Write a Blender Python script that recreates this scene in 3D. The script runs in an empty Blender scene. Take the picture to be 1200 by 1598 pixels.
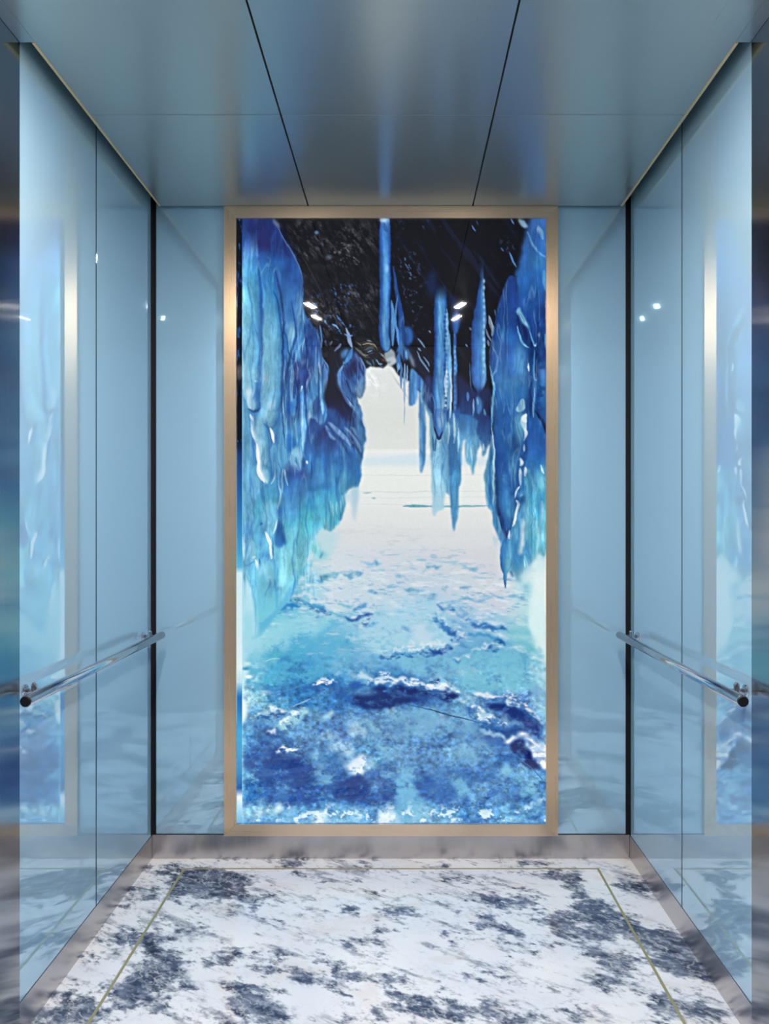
# Lift car with blue glass walls, a backlit ice cave picture and a marble floor.
EXPOSURE = 0.0
LAMP = 1800.0
PRINT = 1.0
GLASS = (.43, .66, .815, 1)
WORLD = (.26, .28, .33, 1)
# ---------------------------------------------------------------- picture print
# The lit picture on the back wall is a flat print.  It is drawn here, shape by
# shape, into an array of colours that becomes the print's colour attribute.
import numpy as np

MX0, MY0, MW, MH = 370, 343, 481, 941

def vn(uu, vv, seed, oct=4, gain=.5):
    """fractal value noise, 0..1, at given coordinates"""
    out = np.zeros(uu.shape); tot = 0; a = 1.0
    for o in range(oct):
        rs = np.random.RandomState(seed + o * 17)
        T = rs.rand(64, 64)
        u = uu * 2 ** o + 13.7 * o; v = vv * 2 ** o + 7.3 * o
        i = np.floor(u).astype(int); j = np.floor(v).astype(int)
        fu = u - i; fv = v - j
        fu = fu * fu * (3 - 2 * fu); fv = fv * fv * (3 - 2 * fv)
        t = lambda p, q: T[q % 64, p % 64]
        val = (t(i, j) * (1 - fu) + t(i + 1, j) * fu) * (1 - fv) + (t(i, j + 1) * (1 - fu) + t(i + 1, j + 1) * fu) * fv
        out += a * val; tot += a; a *= gain
    return out / tot

def vnoise(h, w, sx, sy, seed, oct=4, gain=.5, rot=0.0):
    """the same over an h x w picture, feature size sx, sy"""
    yy, xx = np.mgrid[0:h, 0:w].astype(np.float64)
    if rot:
        c, s = np.cos(rot), np.sin(rot)
        xx, yy = xx * c + yy * s, -xx * s + yy * c
    return vn(xx / sx, yy / sy, seed, oct, gain)

def blur(m, r):
    """two-pass box blur"""
    r = int(round(r))
    if r < 1: return m
    for ax in (0, 1):
        for _ in range(2):
            p = np.pad(m, [(r + 1, r) if k == ax else (0, 0) for k in range(m.ndim)], mode='edge')
            c = np.cumsum(p, axis=ax)
            n = m.shape[ax]
            hi = np.take(c, np.arange(2 * r + 1, 2 * r + 1 + n), axis=ax)
            lo = np.take(c, np.arange(0, n), axis=ax)
            m = (hi - lo) / (2 * r + 1)
    return m

def spline(pts, closed, n=6):
    p = np.array(pts, float)
    if len(p) < 3: return p
    N = len(p); out = []
    rng = range(N) if closed else range(N - 1)
    for i in rng:
        if closed:
            a, b, c, d = p[(i - 1) % N], p[i], p[(i + 1) % N], p[(i + 2) % N]
        else:
            a, b, c, d = p[max(i - 1, 0)], p[i], p[i + 1], p[min(i + 2, N - 1)]
        for t in np.arange(n) / n:
            out.append(.5 * (2 * b + (c - a) * t + (2 * a - 5 * b + 4 * c - d) * t * t + (3 * b - a - 3 * c + d) * t ** 3))
    if not closed: out.append(p[-1])
    return np.array(out)

VIEW = {'R1': (360, 330, .21904), 'R2': (600, 330, .21904), 'R3': (360, 640, .21904), 'R4': (600, 640, .21904),
        'R5': (360, 960, .21904), 'R6': (600, 960, .21904),
        'S1': (370, 560, .10952), 'S2': (470, 500, .10952), 'S3': (370, 720, .10952), 'S4': (460, 660, .10952),
        'S5': (720, 470, .11392), 'S6': (720, 640, .11392), 'S7': (720, 800, .11392), 'S8': (590, 500, .10952),
        'P': (0, 0, 1.0), 'T': (370, 843, .4008)}

class Print:
    def __init__(s, h=MH, w=MW, base=(14, 14, 19), to=None):
        s.h, s.w, s.to = h, w, to
        s.a = np.zeros((h, w, 3)); s.a[:] = base
        s.wx = .8 * (vnoise(h, w, 22, 30, 5, 4) - .5) + .6 * (vnoise(h, w, 8, 9, 6, 3) - .5); s.wy = .8 * (vnoise(h, w, 22, 30, 91, 4) - .5) + .6 * (vnoise(h, w, 8, 9, 92, 3) - .5)
    def P(s, r, pts):
        if s.to: return s.to(r, pts)
        ox, oy, k = VIEW[r]
        return [(ox + x * k - MX0, oy + y * k - MY0) for x, y in pts]
    def box(s, p, pad):
        p = np.array(p)
        x0 = max(int(p[:, 0].min() - pad), 0); x1 = min(int(p[:, 0].max() + pad) + 2, s.w)
        y0 = max(int(p[:, 1].min() - pad), 0); y1 = min(int(p[:, 1].max() + pad) + 2, s.h)
        return x0, x1, y0, y1
    def col(s, c, y, x, b):
        """c: one colour, or list of (position 0..1, colour) down the box; or ('h', list) across"""
        if isinstance(c, tuple) and c[0] == 'h':
            t = (x - b[0]) / max(b[1] - b[0], 1); c = c[1]
        elif isinstance(c, list):
            t = (y - b[2]) / max(b[3] - b[2], 1)
        else:
            return np.array(c, float)
        ts = [q[0] for q in c]
        return np.stack([np.interp(t, ts, [q[1][k] for q in c]) for k in range(3)], -1)
    def poly(s, r, pts, c, soft=1, al=1.0, warp=0, smooth=True, tex=None):
        p = np.array(s.P(r, pts))
        if smooth: p = spline(p, True)
        pad = soft * 3 + warp * .6 + 1
        x0, x1, y0, y1 = s.box(p, pad)
        if x1 <= x0 or y1 <= y0: return
        yy, xx = np.mgrid[y0:y1, x0:x1].astype(float)
        m = np.zeros(yy.shape)
        dx = s.wx[y0:y1, x0:x1] * warp * 2; dy = s.wy[y0:y1, x0:x1] * warp * 2
        for ox, oy in ((.25, .25), (-.25, .25), (.25, -.25), (-.25, -.25)):
            X = xx + ox + dx; Y = yy + oy + dy
            ins = np.zeros(yy.shape, bool)
            for i in range(len(p)):
                ax, ay = p[i - 1]; bx, by = p[i]
                if ay == by: continue
                cnd = ((ay > Y) != (by > Y))
                ins ^= cnd & (X < (bx - ax) * (Y - ay) / (by - ay) + ax)
            m += ins * .25
        m = blur(m, soft) * al
        if tex is not None: m = m * tex[y0:y1, x0:x1]
        bx = (p[:, 0].min(), p[:, 0].max(), p[:, 1].min(), p[:, 1].max())
        cc = s.col(c, yy, xx, bx)
        s.a[y0:y1, x0:x1] = s.a[y0:y1, x0:x1] * (1 - m[..., None]) + cc * m[..., None]
    def mask(s, r, pts, soft=1, warp=3, smooth=True):
        keep = s.a; s.a = np.zeros((s.h, s.w, 3))
        s.poly(r, pts, (1, 1, 1), soft, 1, warp, smooth)
        m = s.a[..., 0]; s.a = keep
        return m
    def near(s, p, w, pad, warp=0):
        x0, x1, y0, y1 = s.box(p, pad)
        yy, xx = np.mgrid[y0:y1, x0:x1].astype(float)
        xx = xx + s.wx[y0:y1, x0:x1] * warp * 2; yy = yy + s.wy[y0:y1, x0:x1] * warp * 2
        best = np.full(yy.shape, 1e9); U = np.zeros(yy.shape); T = np.zeros(yy.shape); Wd = np.ones(yy.shape)
        L = np.r_[0, np.cumsum(np.hypot(*np.diff(p, axis=0).T))]
        for i in range(len(p) - 1):
            a, b = p[i], p[i + 1]; d = b - a; q = d @ d + 1e-9
            t = np.clip(((xx - a[0]) * d[0] + (yy - a[1]) * d[1]) / q, 0, 1)
            ex = xx - a[0] - t * d[0]; ey = yy - a[1] - t * d[1]
            ww = w[i] + (w[i + 1] - w[i]) * t
            dist = np.hypot(ex, ey) / np.maximum(ww, .2)
            sgn = np.sign(d[1] * ex - d[0] * ey)
            k = dist < best
            best = np.where(k, dist, best); U = np.where(k, sgn * dist, U)
            T = np.where(k, (L[i] + t * (L[i + 1] - L[i])) / max(L[-1], 1e-6), T); Wd = np.where(k, ww, Wd)
        return (x0, x1, y0, y1), best, U, T, Wd
    def tube(s, r, pts, ramp, al=1.0, soft=.7, tint=None, warp=2.2, fade=0):
        """pts (x, y, half width); ramp (u -1..1, colour) across, left to right for a line running down; tint (t, colour, amount) along"""
        k = VIEW[r][2]
        p3 = np.array([(*s.P(r, [(q[0], q[1])])[0], q[2] * k) for q in pts])
        p3 = spline(p3, False, 5) if len(p3) > 2 else p3
        p, w = p3[:, :2], p3[:, 2]
        b, d, U, T, W = s.near(p, w, w.max() + soft * 2 + 1 + warp, warp)
        if b[1] <= b[0] or b[3] <= b[2]: return
        x0, x1, y0, y1 = b
        e = (1 - d) * W
        m = np.clip(e / soft + .5, 0, 1) * al
        if fade: m = m * np.clip(T / fade, 0, 1)
        us = [q[0] for q in ramp]
        c = np.stack([np.interp(U, us, [q[1][i] for q in ramp]) for i in range(3)], -1)
        if tint:
            ts = [q[0] for q in tint]
            tc = np.stack([np.interp(T, ts, [q[1][i] for q in tint]) for i in range(3)], -1)
            ta = np.interp(T, ts, [q[2] for q in tint])[..., None]
            c = c * (1 - ta) + tc * ta
        s.a[y0:y1, x0:x1] = s.a[y0:y1, x0:x1] * (1 - m[..., None]) + c * m[..., None]
    def line(s, r, pts, w, c, al=1.0, soft=.8):
        if len(pts) < 2: return
        if np.isscalar(w):
            q = spline(pts, False, 4) if len(pts) > 2 else np.array([pts[0], (np.array(pts[0]) + pts[1]) / 2, pts[1]], float)
            n = len(q); w = [w * (.12 + .88 * np.sin(np.pi * (i + .15) / (n - .7)) ** .8) for i in range(n)]; pts = q
        s.tube(r, [(x, y, q) for (x, y), q in zip(pts, w)], [(-1, c), (1, c)], al, soft, None, 1.6)
    def blob(s, r, x, y, rx, ry, c, al=1.0, pw=1.5, ang=0):
        ox, oy, k = VIEW[r]
        cx, cy = ox + x * k - MX0, oy + y * k - MY0; rx *= k; ry *= k
        R = max(rx, ry) * 2 + 2
        x0, x1, y0, y1 = s.box([(cx - R, cy - R), (cx + R, cy + R)], 0)
        if x1 <= x0 or y1 <= y0: return
        yy, xx = np.mgrid[y0:y1, x0:x1].astype(float)
        X, Y = xx - cx, yy - cy
        ca, sa = np.cos(ang), np.sin(ang)
        X, Y = X * ca + Y * sa, -X * sa + Y * ca
        m = al * np.exp(-((X / rx) ** 2 + (Y / ry) ** 2) ** pw)
        s.a[y0:y1, x0:x1] = s.a[y0:y1, x0:x1] * (1 - m[..., None]) + np.array(c, float) * m[..., None]
    def mix(s, m, c, x=None):
        s.a[:] = s.a * (1 - m[..., None]) + np.array(c, float) * m[..., None]

def smooth01(x, a, b):
    t = np.clip((x - a) / (b - a), 0, 1); return t * t * (3 - 2 * t)

WCOLS = [370, 420, 470, 520, 570, 620, 670, 720, 770, 820, 851]
WGRID = {
 560: "222,227,225*11", 660: "217,221,218*11", 698: "219,223,220*11", 704: "231,235,232*11", 711: "224,231,233*11",
 722: "214,228,232*11", 732: "230,234,230*11", 785: "226,231,229*11", 800: "222,226,224*11", 840: "214,218,220*11",
 870: "150,205,225 110,190,215 185,215,225 208,218,224 206,214,222 203,211,220 205,211,218 206,211,217 208,211,216 215,225,228 225,240,240",
 905: "190,230,240 60,165,205 130,205,225 200,218,226 198,214,224 195,210,222 190,206,220 196,209,219 206,210,217 190,220,225 225,240,240",
 940: "180,225,240 80,185,215 120,195,220 198,216,227 190,212,225 180,208,225 170,203,225 192,209,222 200,208,220 185,217,223 225,242,242",
 970: "200,235,245 120,205,225 120,195,220 150,203,223 150,198,221 155,206,225 145,197,221 135,182,216 155,197,221 150,205,215 220,242,240",
 1000: "210,240,248 120,198,222 75,168,212 95,175,212 120,185,215 140,200,222 150,200,222 110,170,212 95,163,207 100,185,205 200,232,235",
 1030: "200,235,245 70,165,205 52,147,201 85,165,210 90,160,210 100,170,212 95,160,205 90,160,205 95,172,209 105,182,208 190,225,232",
 1060: "200,235,240 80,170,210 40,125,190 50,130,195 65,135,197 60,120,185 110,170,212 100,175,210 105,182,213 125,192,218 170,215,230",
 1090: "190,230,240 90,170,210 45,120,185 45,115,185 40,95,165 30,70,140 50,100,170 100,160,203 80,130,190 110,165,210 170,215,235",
 1120: "60,140,200 75,135,192 95,160,202 75,130,187 80,130,185 85,140,190 92,152,199 88,148,195 70,120,180 45,80,150 120,180,220",
 1150: "60,150,210 60,120,180 58,112,178 70,120,185 85,145,197 82,142,193 84,144,198 78,137,193 70,122,182 80,130,190 150,200,230",
 1180: "70,150,212 38,90,165 30,75,150 50,108,175 85,145,197 68,123,184 58,112,175 76,136,192 68,127,188 60,110,180 80,135,197",
 1210: "60,140,205 27,78,158 25,70,150 42,97,170 62,116,180 58,112,178 48,103,174 63,118,183 58,117,183 68,128,189 55,115,183",
 1240: "60,140,205 45,103,178 30,80,160 48,107,178 40,90,165 58,113,180 58,120,187 44,104,178 55,115,185 64,128,190 90,165,215",
 1265: "140,195,225 95,160,212 65,135,203 66,136,203 75,143,206 95,160,208 92,158,208 60,130,200 78,147,208 88,158,213 120,185,225",
 1284: "60,130,200 80,150,215 90,160,216 110,172,222 85,155,213 110,176,222 110,174,219 80,150,211 90,160,216 90,160,216 80,140,206",
}
def water_grid():
    ys = sorted(WGRID)
    rows = []
    for y in ys:
        t = WGRID[y]
        if '*' in t: rows.append([[float(v) for v in t.split('*')[0].split(',')]] * 11)
        else: rows.append([[float(v) for v in q.split(',')] for q in t.split()])
    g = np.array(rows)                                    # rows, cols, 3
    xs = np.arange(MW) + MX0; yp = np.arange(MH) + MY0
    gx = np.stack([np.stack([np.interp(xs, WCOLS, g[j, :, k]) for k in range(3)], -1) for j in range(len(ys))])
    # smooth interpolation down the rows
    j = np.clip(np.searchsorted(ys, yp, side='right') - 1, 0, len(ys) - 2)
    ya = np.array(ys)[j]; yb = np.array(ys)[j + 1]
    t = np.clip((yp - ya) / (yb - ya), 0, 1); t = t * t * (3 - 2 * t)
    return gx[j] * (1 - t)[:, None, None] + gx[j + 1] * t[:, None, None]

def paint_print():
    K = Print(); A = K
    H, W = MH, MW
    yy, xx = np.mgrid[0:H, 0:W].astype(float); yp = yy + MY0; xp = xx + MX0
    # ---- sky, snow field and frozen water
    bg = water_grid()
    sh = (vnoise(H, W, 40, 26, 3, 4) - .5)
    i = np.clip(yy + sh * 26 * smooth01(yp, 860, 960), 0, H - 1).astype(int)
    jx = np.clip(xx + (vnoise(H, W, 36, 24, 8, 4) - .5) * 34 * smooth01(yp, 860, 960), 0, W - 1).astype(int)
    bg = bg[i, jx]
    m = smooth01(yp, 565, 566)
    A.a = A.a * (1 - m[..., None]) + bg * m[..., None]
    # hill band and horizon lines
    A.poly('P', [(560, 716), (600, 713), (660, 708), (720, 712), (780, 716), (780, 724), (560, 724)], (206, 224, 231), 2, .8)
    for y, a_ in ((741, .25), (767, .3), (786, .22), (776, .2)):
        A.line('P', [(560, y), (640, y + .6), (770, y - .4)], .8, (170, 190, 200), a_)
    A.line('P', [(628, 789.5), (650, 790), (672, 790)], 2.2, (70, 165, 180), .85)
    A.line('P', [(672, 790), (700, 790.2), (722, 790), (760, 789)], [1.4, 1.5, 1.7, .9], (90, 170, 185), .75)
    A.line('P', [(566, 769), (580, 769)], 1, (150, 170, 185), .7); A.blob('P', 583, 777, 3, 1.5, (140, 160, 178), .7)
    # snow speckle
    n1 = vnoise(H, W, 16, 3.6, 21, 4); n2 = vnoise(H, W, 60, 14, 22, 3)
    d = smooth01(n1 * .6 + n2 * .4, .55, .75) * smooth01(yp, 800, 880) * (1 - smooth01(yp, 960, 1010))
    tint = np.interp(yp, [800, 850, 880, 940], [0, 1, 2, 3])
    c = np.stack([np.interp(yp, [800, 850, 880, 950], v) for v in ([190, 180, 120, 100], [196, 190, 180, 172], [200, 202, 208, 210])], -1)
    d = (d * .7)[..., None]
    A.a = A.a * (1 - d) + c * d
    d = smooth01(vnoise(H, W, 20, 5, 24, 3), .55, .8) * smooth01(yp, 840, 900) * (1 - smooth01(yp, 1000, 1040)) * .5
    A.mix(d, (226, 231, 234))
    # foam lace and mottling on the lower water
    n = vnoise(H, W, 26, 17, 31, 5, .62); lo = smooth01(yp, 990, 1080)
    nb = vnoise(H, W, 46, 32, 33, 6, .6); lo2 = smooth01(yp, 1090, 1150)
    dk = (smooth01(n, .52, .70) * .6 + smooth01(nb, .50, .62) * .45 * lo2) * lo; lt = (smooth01(1 - n, .54, .72) * .6 + smooth01(1 - nb, .53, .60) * .7 * lo2) * lo
    A.a = A.a * (1 - .5 * dk[..., None]) + np.array((20, 62, 142.)) * .5 * dk[..., None]
    A.a = A.a * (1 - .42 * lt[..., None]) + np.array((128, 192, 222.)) * .42 * lt[..., None]
    n = vnoise(H, W, 6, 5, 37, 3, .6)
    A.a *= (1 + (n - .5) * .45 * smooth01(yp, 980, 1100))[..., None]
    rn = np.abs(vnoise(H, W, 24, 16, 41, 4, .6) - .5)
    rid = smooth01(.035 - rn, 0, .035) * smooth01(yp, 1100, 1180) * .34 * smooth01(vnoise(H, W, 60, 50, 43, 2), .4, .62)
    A.mix(rid * .6, (150, 208, 232))

    # drifts running back to the horizon: height noise on the ice plane, shaded by its slope
    dd = np.maximum(yp - 700, 20)
    u = (xp - 610) / dd * 9; v = 3600 / dd
    def slope(sx, sy, seed, oct, skew=0.0):
        a0 = vn(u * sx, v * sy + u * skew, seed, oct, .55); a1 = vn(u * sx, v * sy + u * skew + .14, seed, oct, .55)
        return (a1 - a0) / .14
    far = smooth01(yp, 850, 930); near_ = smooth01(yp, 1080, 1180)
    sl = slope(.30, .34, 301, 6, .05)
    k = far * (1 - .85 * near_) * np.interp(yp, [860, 920, 980, 1080], [.8, .85, .75, .55])
    dk = np.clip(sl - .32, 0, 1.0) * 1.5 * k; lt = np.clip(-sl - .30, 0, 1.0) * 1.2 * k
    deep = np.stack([np.interp(yp, [860, 960, 1060, 1284], q) for q in ([110, 60, 28, 20], [175, 140, 86, 66], [208, 198, 165, 145])], -1)
    A.a = A.a * (1 - np.clip(dk, 0, .85)[..., None]) + deep * np.clip(dk, 0, .85)[..., None]
    A.mix(np.clip(lt, 0, .75), (224, 233, 239))
    sl = slope(1.2, 1.5, 311, 4, .1) * (1 - .7 * smooth01(yp, 950, 1060)) * smooth01(vnoise(H, W, 60, 24, 312, 3), .38, .62)
    A.a = A.a * (1 - np.clip(np.clip(sl - .4, 0, 1) * .8 * far, 0, .6)[..., None]) + deep * np.clip(np.clip(sl - .4, 0, 1) * .8 * far, 0, .6)[..., None]
    A.mix(np.clip(np.clip(-sl - .4, 0, 1) * .7 * far, 0, .6), (220, 231, 238))
    # broad pale drifts and basins
    for pts, c, al in (
        ([(480, 330), (560, 270), (680, 235), (780, 270), (820, 350), (840, 400), (760, 420), (640, 430), (540, 440), (480, 400)], (165, 210, 228), .7),
        ([(20, 480), (120, 400), (260, 330), (400, 300), (480, 340), (440, 420), (380, 480), (320, 540), (180, 560), (40, 570)], (76, 170, 210), .55),
        ([(60, 420), (150, 360), (280, 310), (380, 310), (300, 360), (180, 420), (80, 470)], (150, 212, 228), .6),
        ([(400, 420), (480, 430), (560, 470), (500, 540), (420, 520), (380, 470)], (120, 182, 216), .5),
        ([(850, 480), (960, 430), (1080, 440), (1150, 500), (1140, 580), (1000, 590), (900, 580)], (112, 186, 212), .65),
        ([(560, 700), (640, 650), (760, 650), (880, 690), (920, 740), (820, 780), (680, 770)], (104, 165, 206), .65),
        ([(660, 440), (820, 450), (900, 500), (840, 540), (720, 520), (620, 480)], (118, 184, 216), .55),
        ([(480, 700), (560, 720), (640, 800), (560, 830), (500, 780)], (120, 176, 212), .5),
        ([(860, 780), (960, 760), (1040, 820), (960, 860), (880, 850)], (110, 172, 212), .5),
        ([(330, 740), (400, 760), (470, 850), (520, 880), (470, 910), (400, 840)], (150, 196, 226), .55),
        ([(620, 890), (700, 900), (680, 980), (740, 1040), (720, 1090), (640, 1090), (600, 1000)], (104, 176, 218), .6),
        ([(20, 820), (140, 800), (240, 830), (280, 960), (200, 980), (80, 960)], (24, 70, 150), .55),
        ([(380, 930), (480, 900), (500, 960), (420, 1010), (370, 1000)], (20, 60, 140), .7),
        ([(740, 900), (860, 880), (900, 980), (820, 1040), (740, 1000)], (48, 108, 182), .45)):
        A.poly('T', pts, c, 4, min(al * 1.25, 1), 20, True, .25 + .75 * smooth01(vnoise(H, W, 15, 11, int(pts[0][0]) + 3, 5, .65), .36, .58))
    # ---- crests, troughs
    nav = (18, 48, 118); mid = (45, 115, 185); foam = (214, 228, 238)
    tt = .3 + .7 * smooth01(vnoise(H, W, 13, 7, 71, 4, .55), .26, .56)
    def trough(r, pts, c, al=.9, soft=2, warp=9): A.poly(r, pts, c, soft, al, warp, True, tt)
    for r, pts, c in (
        ('R3', [(330, 1400), (420, 1385), (500, 1405), (420, 1425), (340, 1425)], (35, 125, 195)),
        ('R3', [(470, 1345), (560, 1370), (640, 1395), (700, 1430), (800, 1470), (680, 1440), (560, 1395)], (50, 150, 205)),
        ('R3', [(600, 1200), (690, 1180), (760, 1195), (700, 1215)], (90, 175, 212)),
        ('R3', [(760, 1165), (860, 1160), (960, 1165), (890, 1190), (820, 1185)], (105, 175, 212)),
        ('R3', [(790, 1460), (860, 1470), (940, 1440), (1030, 1450), (940, 1475), (850, 1495)], (30, 85, 165)),
        ('R3', [(940, 1080), (1080, 1075), (1050, 1095), (970, 1100)], (130, 185, 215)),
        ('R3', [(880, 1385), (960, 1380), (930, 1405), (860, 1405)], (70, 145, 200)),
        ('R3', [(770, 1360), (870, 1360), (850, 1380), (790, 1378)], (110, 185, 212)),
        ('R3', [(950, 1520), (1040, 1510), (1060, 1530), (980, 1530)], (80, 160, 210)),
        ('R4', [(380, 1405), (490, 1410), (480, 1430), (400, 1430)], (50, 115, 185)),
        ('R4', [(340, 1500), (440, 1530), (520, 1590), (420, 1580)], (50, 120, 190)),
        ('R4', [(590, 1480), (700, 1500), (800, 1540), (900, 1560), (760, 1560), (640, 1525)], (45, 120, 190)),
        ('R4', [(540, 1250), (620, 1240), (570, 1268)], (90, 160, 200)),
        ('R4', [(130, 1270), (240, 1265), (200, 1280)], (110, 175, 205)),
        ('R4', [(290, 1130), (340, 1125), (410, 1135), (330, 1142)], (100, 165, 200)),
        ('R4', [(160, 1090), (210, 1085), (190, 1105)], (110, 175, 205)),
        ('R4', [(60, 1165), (130, 1170), (190, 1200), (110, 1190)], (130, 185, 212)),
        ('R4', [(890, 1375), (940, 1365), (920, 1390)], (95, 185, 205)),
        ('R4', [(400, 1265), (480, 1262), (440, 1275)], (110, 170, 200)),
        ('R6', [(440, 100), (500, 120), (530, 150), (460, 135)], (30, 85, 160)),
        ('R6', [(390, 40), (440, 70), (470, 120), (420, 80)], (50, 120, 190)),
        ('R6', [(590, 130), (700, 120), (800, 150), (860, 190), (760, 160), (650, 150)], (60, 140, 200)),
        ('R6', [(800, 170), (850, 180), (870, 200), (810, 195)], (25, 90, 160)),
        ('R6', [(0, 265), (150, 265), (270, 240), (250, 265), (120, 280)], (70, 145, 200)),
        ('R6', [(300, 250), (400, 215), (470, 200), (480, 235), (420, 265), (350, 262)], (25, 75, 155)),
        ('R6', [(490, 340), (560, 305), (550, 330)], (50, 125, 190)),
        ('R6', [(715, 235), (790, 210), (830, 240), (780, 265)], (35, 100, 175)),
        ('R6', [(315, 470), (370, 445), (390, 490), (340, 490)], (30, 75, 150)),
        ('R6', [(30, 395), (100, 380), (140, 405), (70, 405)], (70, 145, 200)),
    ): trough(r, pts, c, .95, 1, 9)
    # the large dark trough in the middle and its spur on the left
    trough('R6', [(-240, 600), (-200, 540), (-100, 500), (0, 485), (120, 500), (260, 515), (400, 525), (480, 540), (520, 575), (440, 600), (340, 580), (230, 600), (120, 610), (40, 650), (-120, 660)], nav, .92, 2, 9)
    trough('R6', [(-250, 500), (-200, 460), (-150, 480), (-200, 510)], (30, 85, 165), .8)
    trough('R5', [(600, 510), (640, 490), (690, 505), (640, 545)], (30, 85, 165), .7)
    A.blob('R6', -130, 540, 70, 30, (80, 140, 195), .55); A.blob('R6', 300, 580, 110, 22, (50, 100, 170), .5)
    # dark troughs on the right
    trough('R6', [(720, 630), (840, 620), (900, 645), (980, 690), (1060, 760), (1120, 850), (1145, 890), (1080, 850), (960, 760), (860, 690), (760, 660)], (24, 55, 130), .95, 2, 7)
    trough('R6', [(770, 800), (850, 820), (960, 800), (1020, 830), (960, 860), (880, 850)], (30, 75, 150), .8)
    trough('R6', [(890, 920), (960, 880), (1000, 905), (990, 940), (1060, 990), (1080, 1060), (1110, 1090), (1040, 1090), (960, 1010)], (22, 48, 115), .95, 2, 6)
    trough('R6', [(690, 850), (790, 870), (890, 930), (860, 940), (760, 900)], (50, 105, 175), .7)
    trough('R6', [(540, 670), (580, 645), (630, 690), (570, 700)], (70, 125, 185), .6)
    # foam ridges above them
    fl = lambda r, pts, w, c=foam, al=.8: A.poly(r, [(x, y - w) for x, y in pts] + [(x, y + w) for x, y in pts[::-1]], c, 1, al, 11, True, tt)
    fl('R6', [(-60, 450), (0, 440), (100, 470), (220, 490), (340, 505), (440, 515)], 22, (205, 222, 236), .75)
    fl('R6', [(-230, 430), (-150, 410), (-80, 440)], 18, (200, 218, 234), .6)
    fl('R6', [(640, 580), (720, 560), (800, 575), (900, 610), (980, 650), (1060, 690), (1140, 780)], 13, (208, 224, 236), .7)
    fl('R6', [(540, 615), (600, 625), (680, 680), (760, 710)], 12, (170, 205, 225), .7)
    fl('R6', [(690, 800), (780, 830), (880, 870)], 14, (150, 190, 220), .7)
    A.poly('R6', [(890, 905), (930, 865), (1000, 840), (1060, 855), (1110, 910), (1150, 940), (1150, 1060), (1100, 1060), (1060, 980), (1000, 930), (1060, 910), (1020, 880), (950, 880)], (232, 240, 245), 2, .95, 12, True, .4 + .6 * tt)
    fl('R6', [(500, 330), (620, 270), (790, 205), (860, 235), (960, 260), (1060, 310), (1140, 340)], 7, (215, 230, 236), .7)
    fl('R6', [(330, 450), (400, 450), (470, 490), (520, 540)], 8, (190, 215, 230), .5)
    fl('R6', [(1020, 340), (1060, 390), (1130, 420)], 22, (205, 225, 235), .5)
    A.poly('R6', [(190, 70), (270, 60), (320, 180), (240, 190), (180, 130)], (196, 216, 230), 3, .7, 8)
    A.poly('R5', [(310, 790), (440, 690), (520, 655), (545, 700), (480, 760), (380, 800)], (145, 200, 220), 2, .85, 7)
    A.poly('R5', [(660, 730), (720, 665), (735, 690), (690, 735)], (150, 200, 222), 2, .8, 4)
    A.poly('R5', [(160, 710), (230, 685), (320, 680), (250, 710)], (170, 215, 230), 2, .7, 4)
    A.line('R5', [(430, 650), (520, 610), (570, 590)], 5, (120, 180, 215), .7)
    A.line('R5', [(290, 560), (400, 530), (530, 485)], 5, (60, 135, 190), .7)
    A.line('R5', [(610, 490), (650, 470), (690, 492)], 9, (215, 232, 238), .8)
    A.line('R6', [(150, 625), (300, 660), (450, 700), (600, 740), (740, 765)], 4, (40, 80, 130), .8)
    A.line('R6', [(890, 960), (960, 1010), (1070, 1110), (1140, 1190)], 5, (70, 110, 170), .7)
    for r, pts in (('T', [(150, 250), (240, 228), (330, 262), (410, 290)]), ('T', [(420, 300), (500, 282), (540, 290)]), ('T', [(770, 300), (830, 345), (880, 360)]), ('T', [(880, 300), (980, 318), (1050, 340)]),
                   ('T', [(560, 440), (700, 425), (820, 400)]), ('T', [(500, 545), (560, 520), (640, 545), (760, 560), (860, 585)]), ('T', [(960, 600), (1060, 610), (1150, 680), (1190, 740)]), ('T', [(880, 640), (960, 690), (1060, 710)]),
                   ('T', [(120, 760), (200, 690), (270, 650)]), ('T', [(60, 680), (130, 665), (200, 655)]), ('T', [(150, 820), (230, 805), (280, 800)]), ('T', [(300, 560), (340, 552), (400, 575)])):
        q = spline(pts, False, 5); n = len(q); hw = [3 + 9 * np.sin(np.pi * i / (n - 1)) for i in range(n)]
        brk = smooth01(vnoise(H, W, 9, 5, int(pts[0][0]), 4, .6), .40, .62)
        A.poly(r, [(x, y + 4) for x, y in q] + [(x, y + 4 + 2.2 * w) for (x, y), w in zip(q[::-1], hw[::-1])], (40, 96, 168), 1, .7, 13, False, brk)
        A.poly(r, [(x, y - 1.6 * w) for (x, y), w in zip(q, hw)] + [(x, y + 3) for x, y in q[::-1]], (212, 226, 236), 1, .7, 13, False, brk)
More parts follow.
